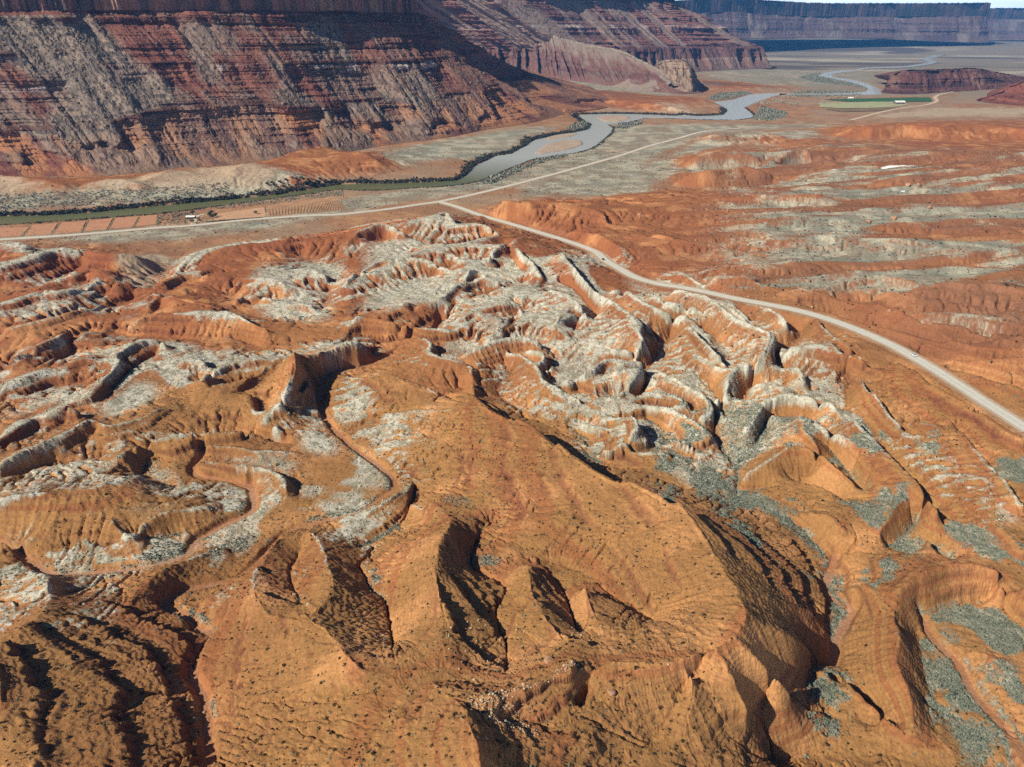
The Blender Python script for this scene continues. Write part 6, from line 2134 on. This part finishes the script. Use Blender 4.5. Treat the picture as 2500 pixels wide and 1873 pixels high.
for k in range(4):
    x = -L2 + 0.3 + k * (2 * L2 - 0.6) / 3
    part('post', [(x - 0.1, x + 0.1, -D2, -D2 + 0.2, -0.5, 2.75)], m_lwall, e)
part('door', [(-1.2, 1.2, D2 - 0.24, D2 - 0.202, -0.1, 2.2)], m_door, e)
q = ground_pt(2194.5, 254.5, 1.0)
q = Vector((q[0], q[1], 1.2))
e = empty('barn', q, math.radians(6))
tag(e, 'dark barn with a white roof beside the bright green field', 'barn')
part('wall', [(-16, 16, -9, 9, -0.5, 6.0)], m_wall, e)
part('roof', [], m_white, e, [(-17, 17, [(-10, 5.95), (0, 10.2), (10, 5.95), (10, 6.3), (0, 10.6), (-10, 6.3)])])
part('foundation', [(-17.5, 17.5, -12.5, -9.02, -0.5, 1.0)], m_lwall, e)
for k in (-8, 8):
    part('door', [(k - 2.5, k + 2.5, -9.12, -9.01, 1.0, 5.0)], m_door, e)
q = ground_pt(1780 + 1490 / 5.027, 200 + 212 / 5.027, 0.5)
e = empty('house', Vector((q[0], q[1], 0.8)), math.radians(-5))
tag(e, 'small white farmhouse among trees beyond the green field', 'house')
part('wall', [(-8, 8, -5, 5, -0.5, 3.4)], m_lwall, e)
part('roof', [], m_white, e, [(-8.8, 8.8, [(-5.8, 3.35), (0, 6.3), (5.8, 3.35), (5.8, 3.6), (0, 6.6), (-5.8, 3.6)])])
part('door', [(-0.8, 0.8, -5.1, -5.01, 0, 2.3)], m_door, e)
for k in (-5, 4):
    part('window', [(k - 0.9, k + 0.9, -5.1, -5.01, 1.0, 2.3)], m_glass, e)
part('chimney', [(4, 5, 1, 2, 5, 7.4)], m_wall, e)

# ------------------------------------------------------------------ cars
m_tyre = surf('tyre rubber', (0.02, 0.02, 0.02), var=0.0)
m_rim = surf('wheel rim', (0.45, 0.45, 0.46), rough=0.35, var=0.0, metal=0.8)
m_lamp = surf('lamp lens', (0.75, 0.75, 0.72), rough=0.15, var=0.0)
m_tail = surf('tail lamp red', (0.35, 0.02, 0.02), rough=0.2, var=0.0)


def section(name, xs, hw, z0, z1, mat, parent):
    """Car shell lofted from stations along x: half width and floor/roof heights per station."""
    bm = bmesh.new()
    rings = []
    for x, wv, a, b_ in zip(xs, hw, z0, z1):
        k = 0.16 * (b_ - a)
        ring = [(-wv, a + k), (-wv, b_ - k), (-wv + k, b_), (wv - k, b_), (wv, b_ - k), (wv, a + k), (wv - k, a), (-wv + k, a)]
        rings.append([bm.verts.new((x, y, z)) for y, z in ring])
    for r0_, r1_ in zip(rings[:-1], rings[1:]):
        for i in range(8):
            bm.faces.new((r0_[i], r0_[(i + 1) % 8], r1_[(i + 1) % 8], r1_[i]))
    bm.faces.new(rings[0][::-1])
    bm.faces.new(rings[-1])
    bmesh.ops.recalc_face_normals(bm, faces=bm.faces[:])
    me = bpy.data.meshes.new(name)
    bm.to_mesh(me)
    bm.free()
    me.materials.append(mat)
    o = bpy.data.objects.new(name, me)
    C.objects.link(o)
    o.parent = parent
    return o


def wheel(x, y, parent):
    V, Fc = tube([(x, y - 0.11, 0.33), (x, y + 0.11, 0.33)], [0.33, 0.33], 18)
    bm = bmesh.new()
    vs = [bm.verts.new(v) for v in V]
    for f in Fc:
        bm.faces.new([vs[i] for i in f])
    bm.faces.new(vs[:18][::-1])
    bm.faces.new(vs[18:])
    me = bpy.data.meshes.new('tyre')
    bm.to_mesh(me)
    bm.free()
    me.materials.append(m_tyre)
    o = bpy.data.objects.new('wheel', me)
    C.objects.link(o)
    o.parent = parent
    V, Fc = tube([(x, y - 0.125, 0.33), (x, y + 0.125, 0.33)], [0.2, 0.2], 14)
    bm = bmesh.new()
    vs = [bm.verts.new(v) for v in V]
    for f in Fc:
        bm.faces.new([vs[i] for i in f])
    bm.faces.new(vs[:14][::-1])
    bm.faces.new(vs[14:])
    me = bpy.data.meshes.new('rim')
    bm.to_mesh(me)
    bm.free()
    me.materials.append(m_rim)
    q = bpy.data.objects.new('rim', me)
    C.objects.link(q)
    q.parent = o


def car(px, py, paint, label, side):
    f = np.array([px, py])
    k = int(np.argmin([np.hypot(*(np.array([1250 + F * p_[0] / (p_[1] * CP - (p_[2] - H) * SP), 936.5 - F * ((p_[1] * SP + (p_[2] - H) * CP) / (p_[1] * CP - (p_[2] - H) * SP))]) - f)) for p_ in br]))
    d = br[min(k + 1, len(br) - 1)] - br[k - 1]
    d /= np.linalg.norm(d)
    n_ = np.array([d[1], -d[0], 0])
    pos = br[k] + n_ * side
    e = empty('car', Vector(pos) + Vector((0, 0, 0.05)))
    e.rotation_euler = Vector(d).to_track_quat('X', 'Z').to_euler()
    tag(e, label, 'car')
    section('body', (-2.25, -2.1, -1.2, 0.9, 1.9, 2.25), (0.82, 0.88, 0.91, 0.91, 0.88, 0.74), (0.34, 0.28, 0.25, 0.25, 0.28, 0.36), (0.88, 0.98, 1.0, 0.98, 0.86, 0.70), paint, e)
    section('window', (-1.95, -1.45, 0.25, 0.95), (0.74, 0.76, 0.76, 0.74), (0.93, 0.94, 0.94, 0.93), (1.02, 1.42, 1.44, 1.0), m_glass, e)
    section('roof', (-1.6, -1.3, 0.1, 0.35), (0.66, 0.70, 0.70, 0.66), (1.36, 1.40, 1.42, 1.36), (1.42, 1.475, 1.49, 1.43), paint, e)
    for x in (-1.38, 1.42):
        for y in (-0.83, 0.83):
            wheel(x, y, e)
    for y in (-0.55, 0.55):
        part('headlight', [(2.17, 2.275, y - 0.16, y + 0.16, 0.5, 0.64)], m_lamp, e)
        part('tail_light', [(-2.275, -2.2, y - 0.16, y + 0.16, 0.6, 0.76)], m_tail, e)


p_silver = surf('silver car paint', (0.78, 0.80, 0.82), rough=0.3, var=0.0, metal=0.2, spec=0.5)
p_dark = surf('dark car paint', (0.015, 0.017, 0.02), rough=0.3, var=0.0, spec=0.5)
car(2222, 871, p_silver, 'silver white car driving down the branch road on the right', -1.7)
car(1475, 633, p_dark, 'black car on the branch road where it bends', 1.7)
# ------------------------------------------------------------------ air
bm = bmesh.new()
bmesh.ops.create_cube(bm, size=1.0)
me = bpy.data.meshes.new('haze')
bm.to_mesh(me)
bm.free()
hz = bpy.data.objects.new('haze', me)
hz.scale = (40000, 40000, 1100)
hz.location = (0, 10000, 1100 / 2 - 14)
C.objects.link(hz)
hm = bpy.data.materials.new('haze')
hm.use_nodes = True
hm.node_tree.nodes.clear()
pv = hm.node_tree.nodes.new('ShaderNodeVolumePrincipled')
pv.inputs['Color'].default_value = (0.10, 0.40, 1.0, 1)
pv.inputs['Density'].default_value = 3.2e-5
ho = hm.node_tree.nodes.new('ShaderNodeOutputMaterial')
hm.node_tree.links.new(pv.outputs[0], ho.inputs['Volume'])
me.materials.append(hm)
tag(hz, 'thin blue air between the camera and the far mesas', 'haze', kind='stuff')
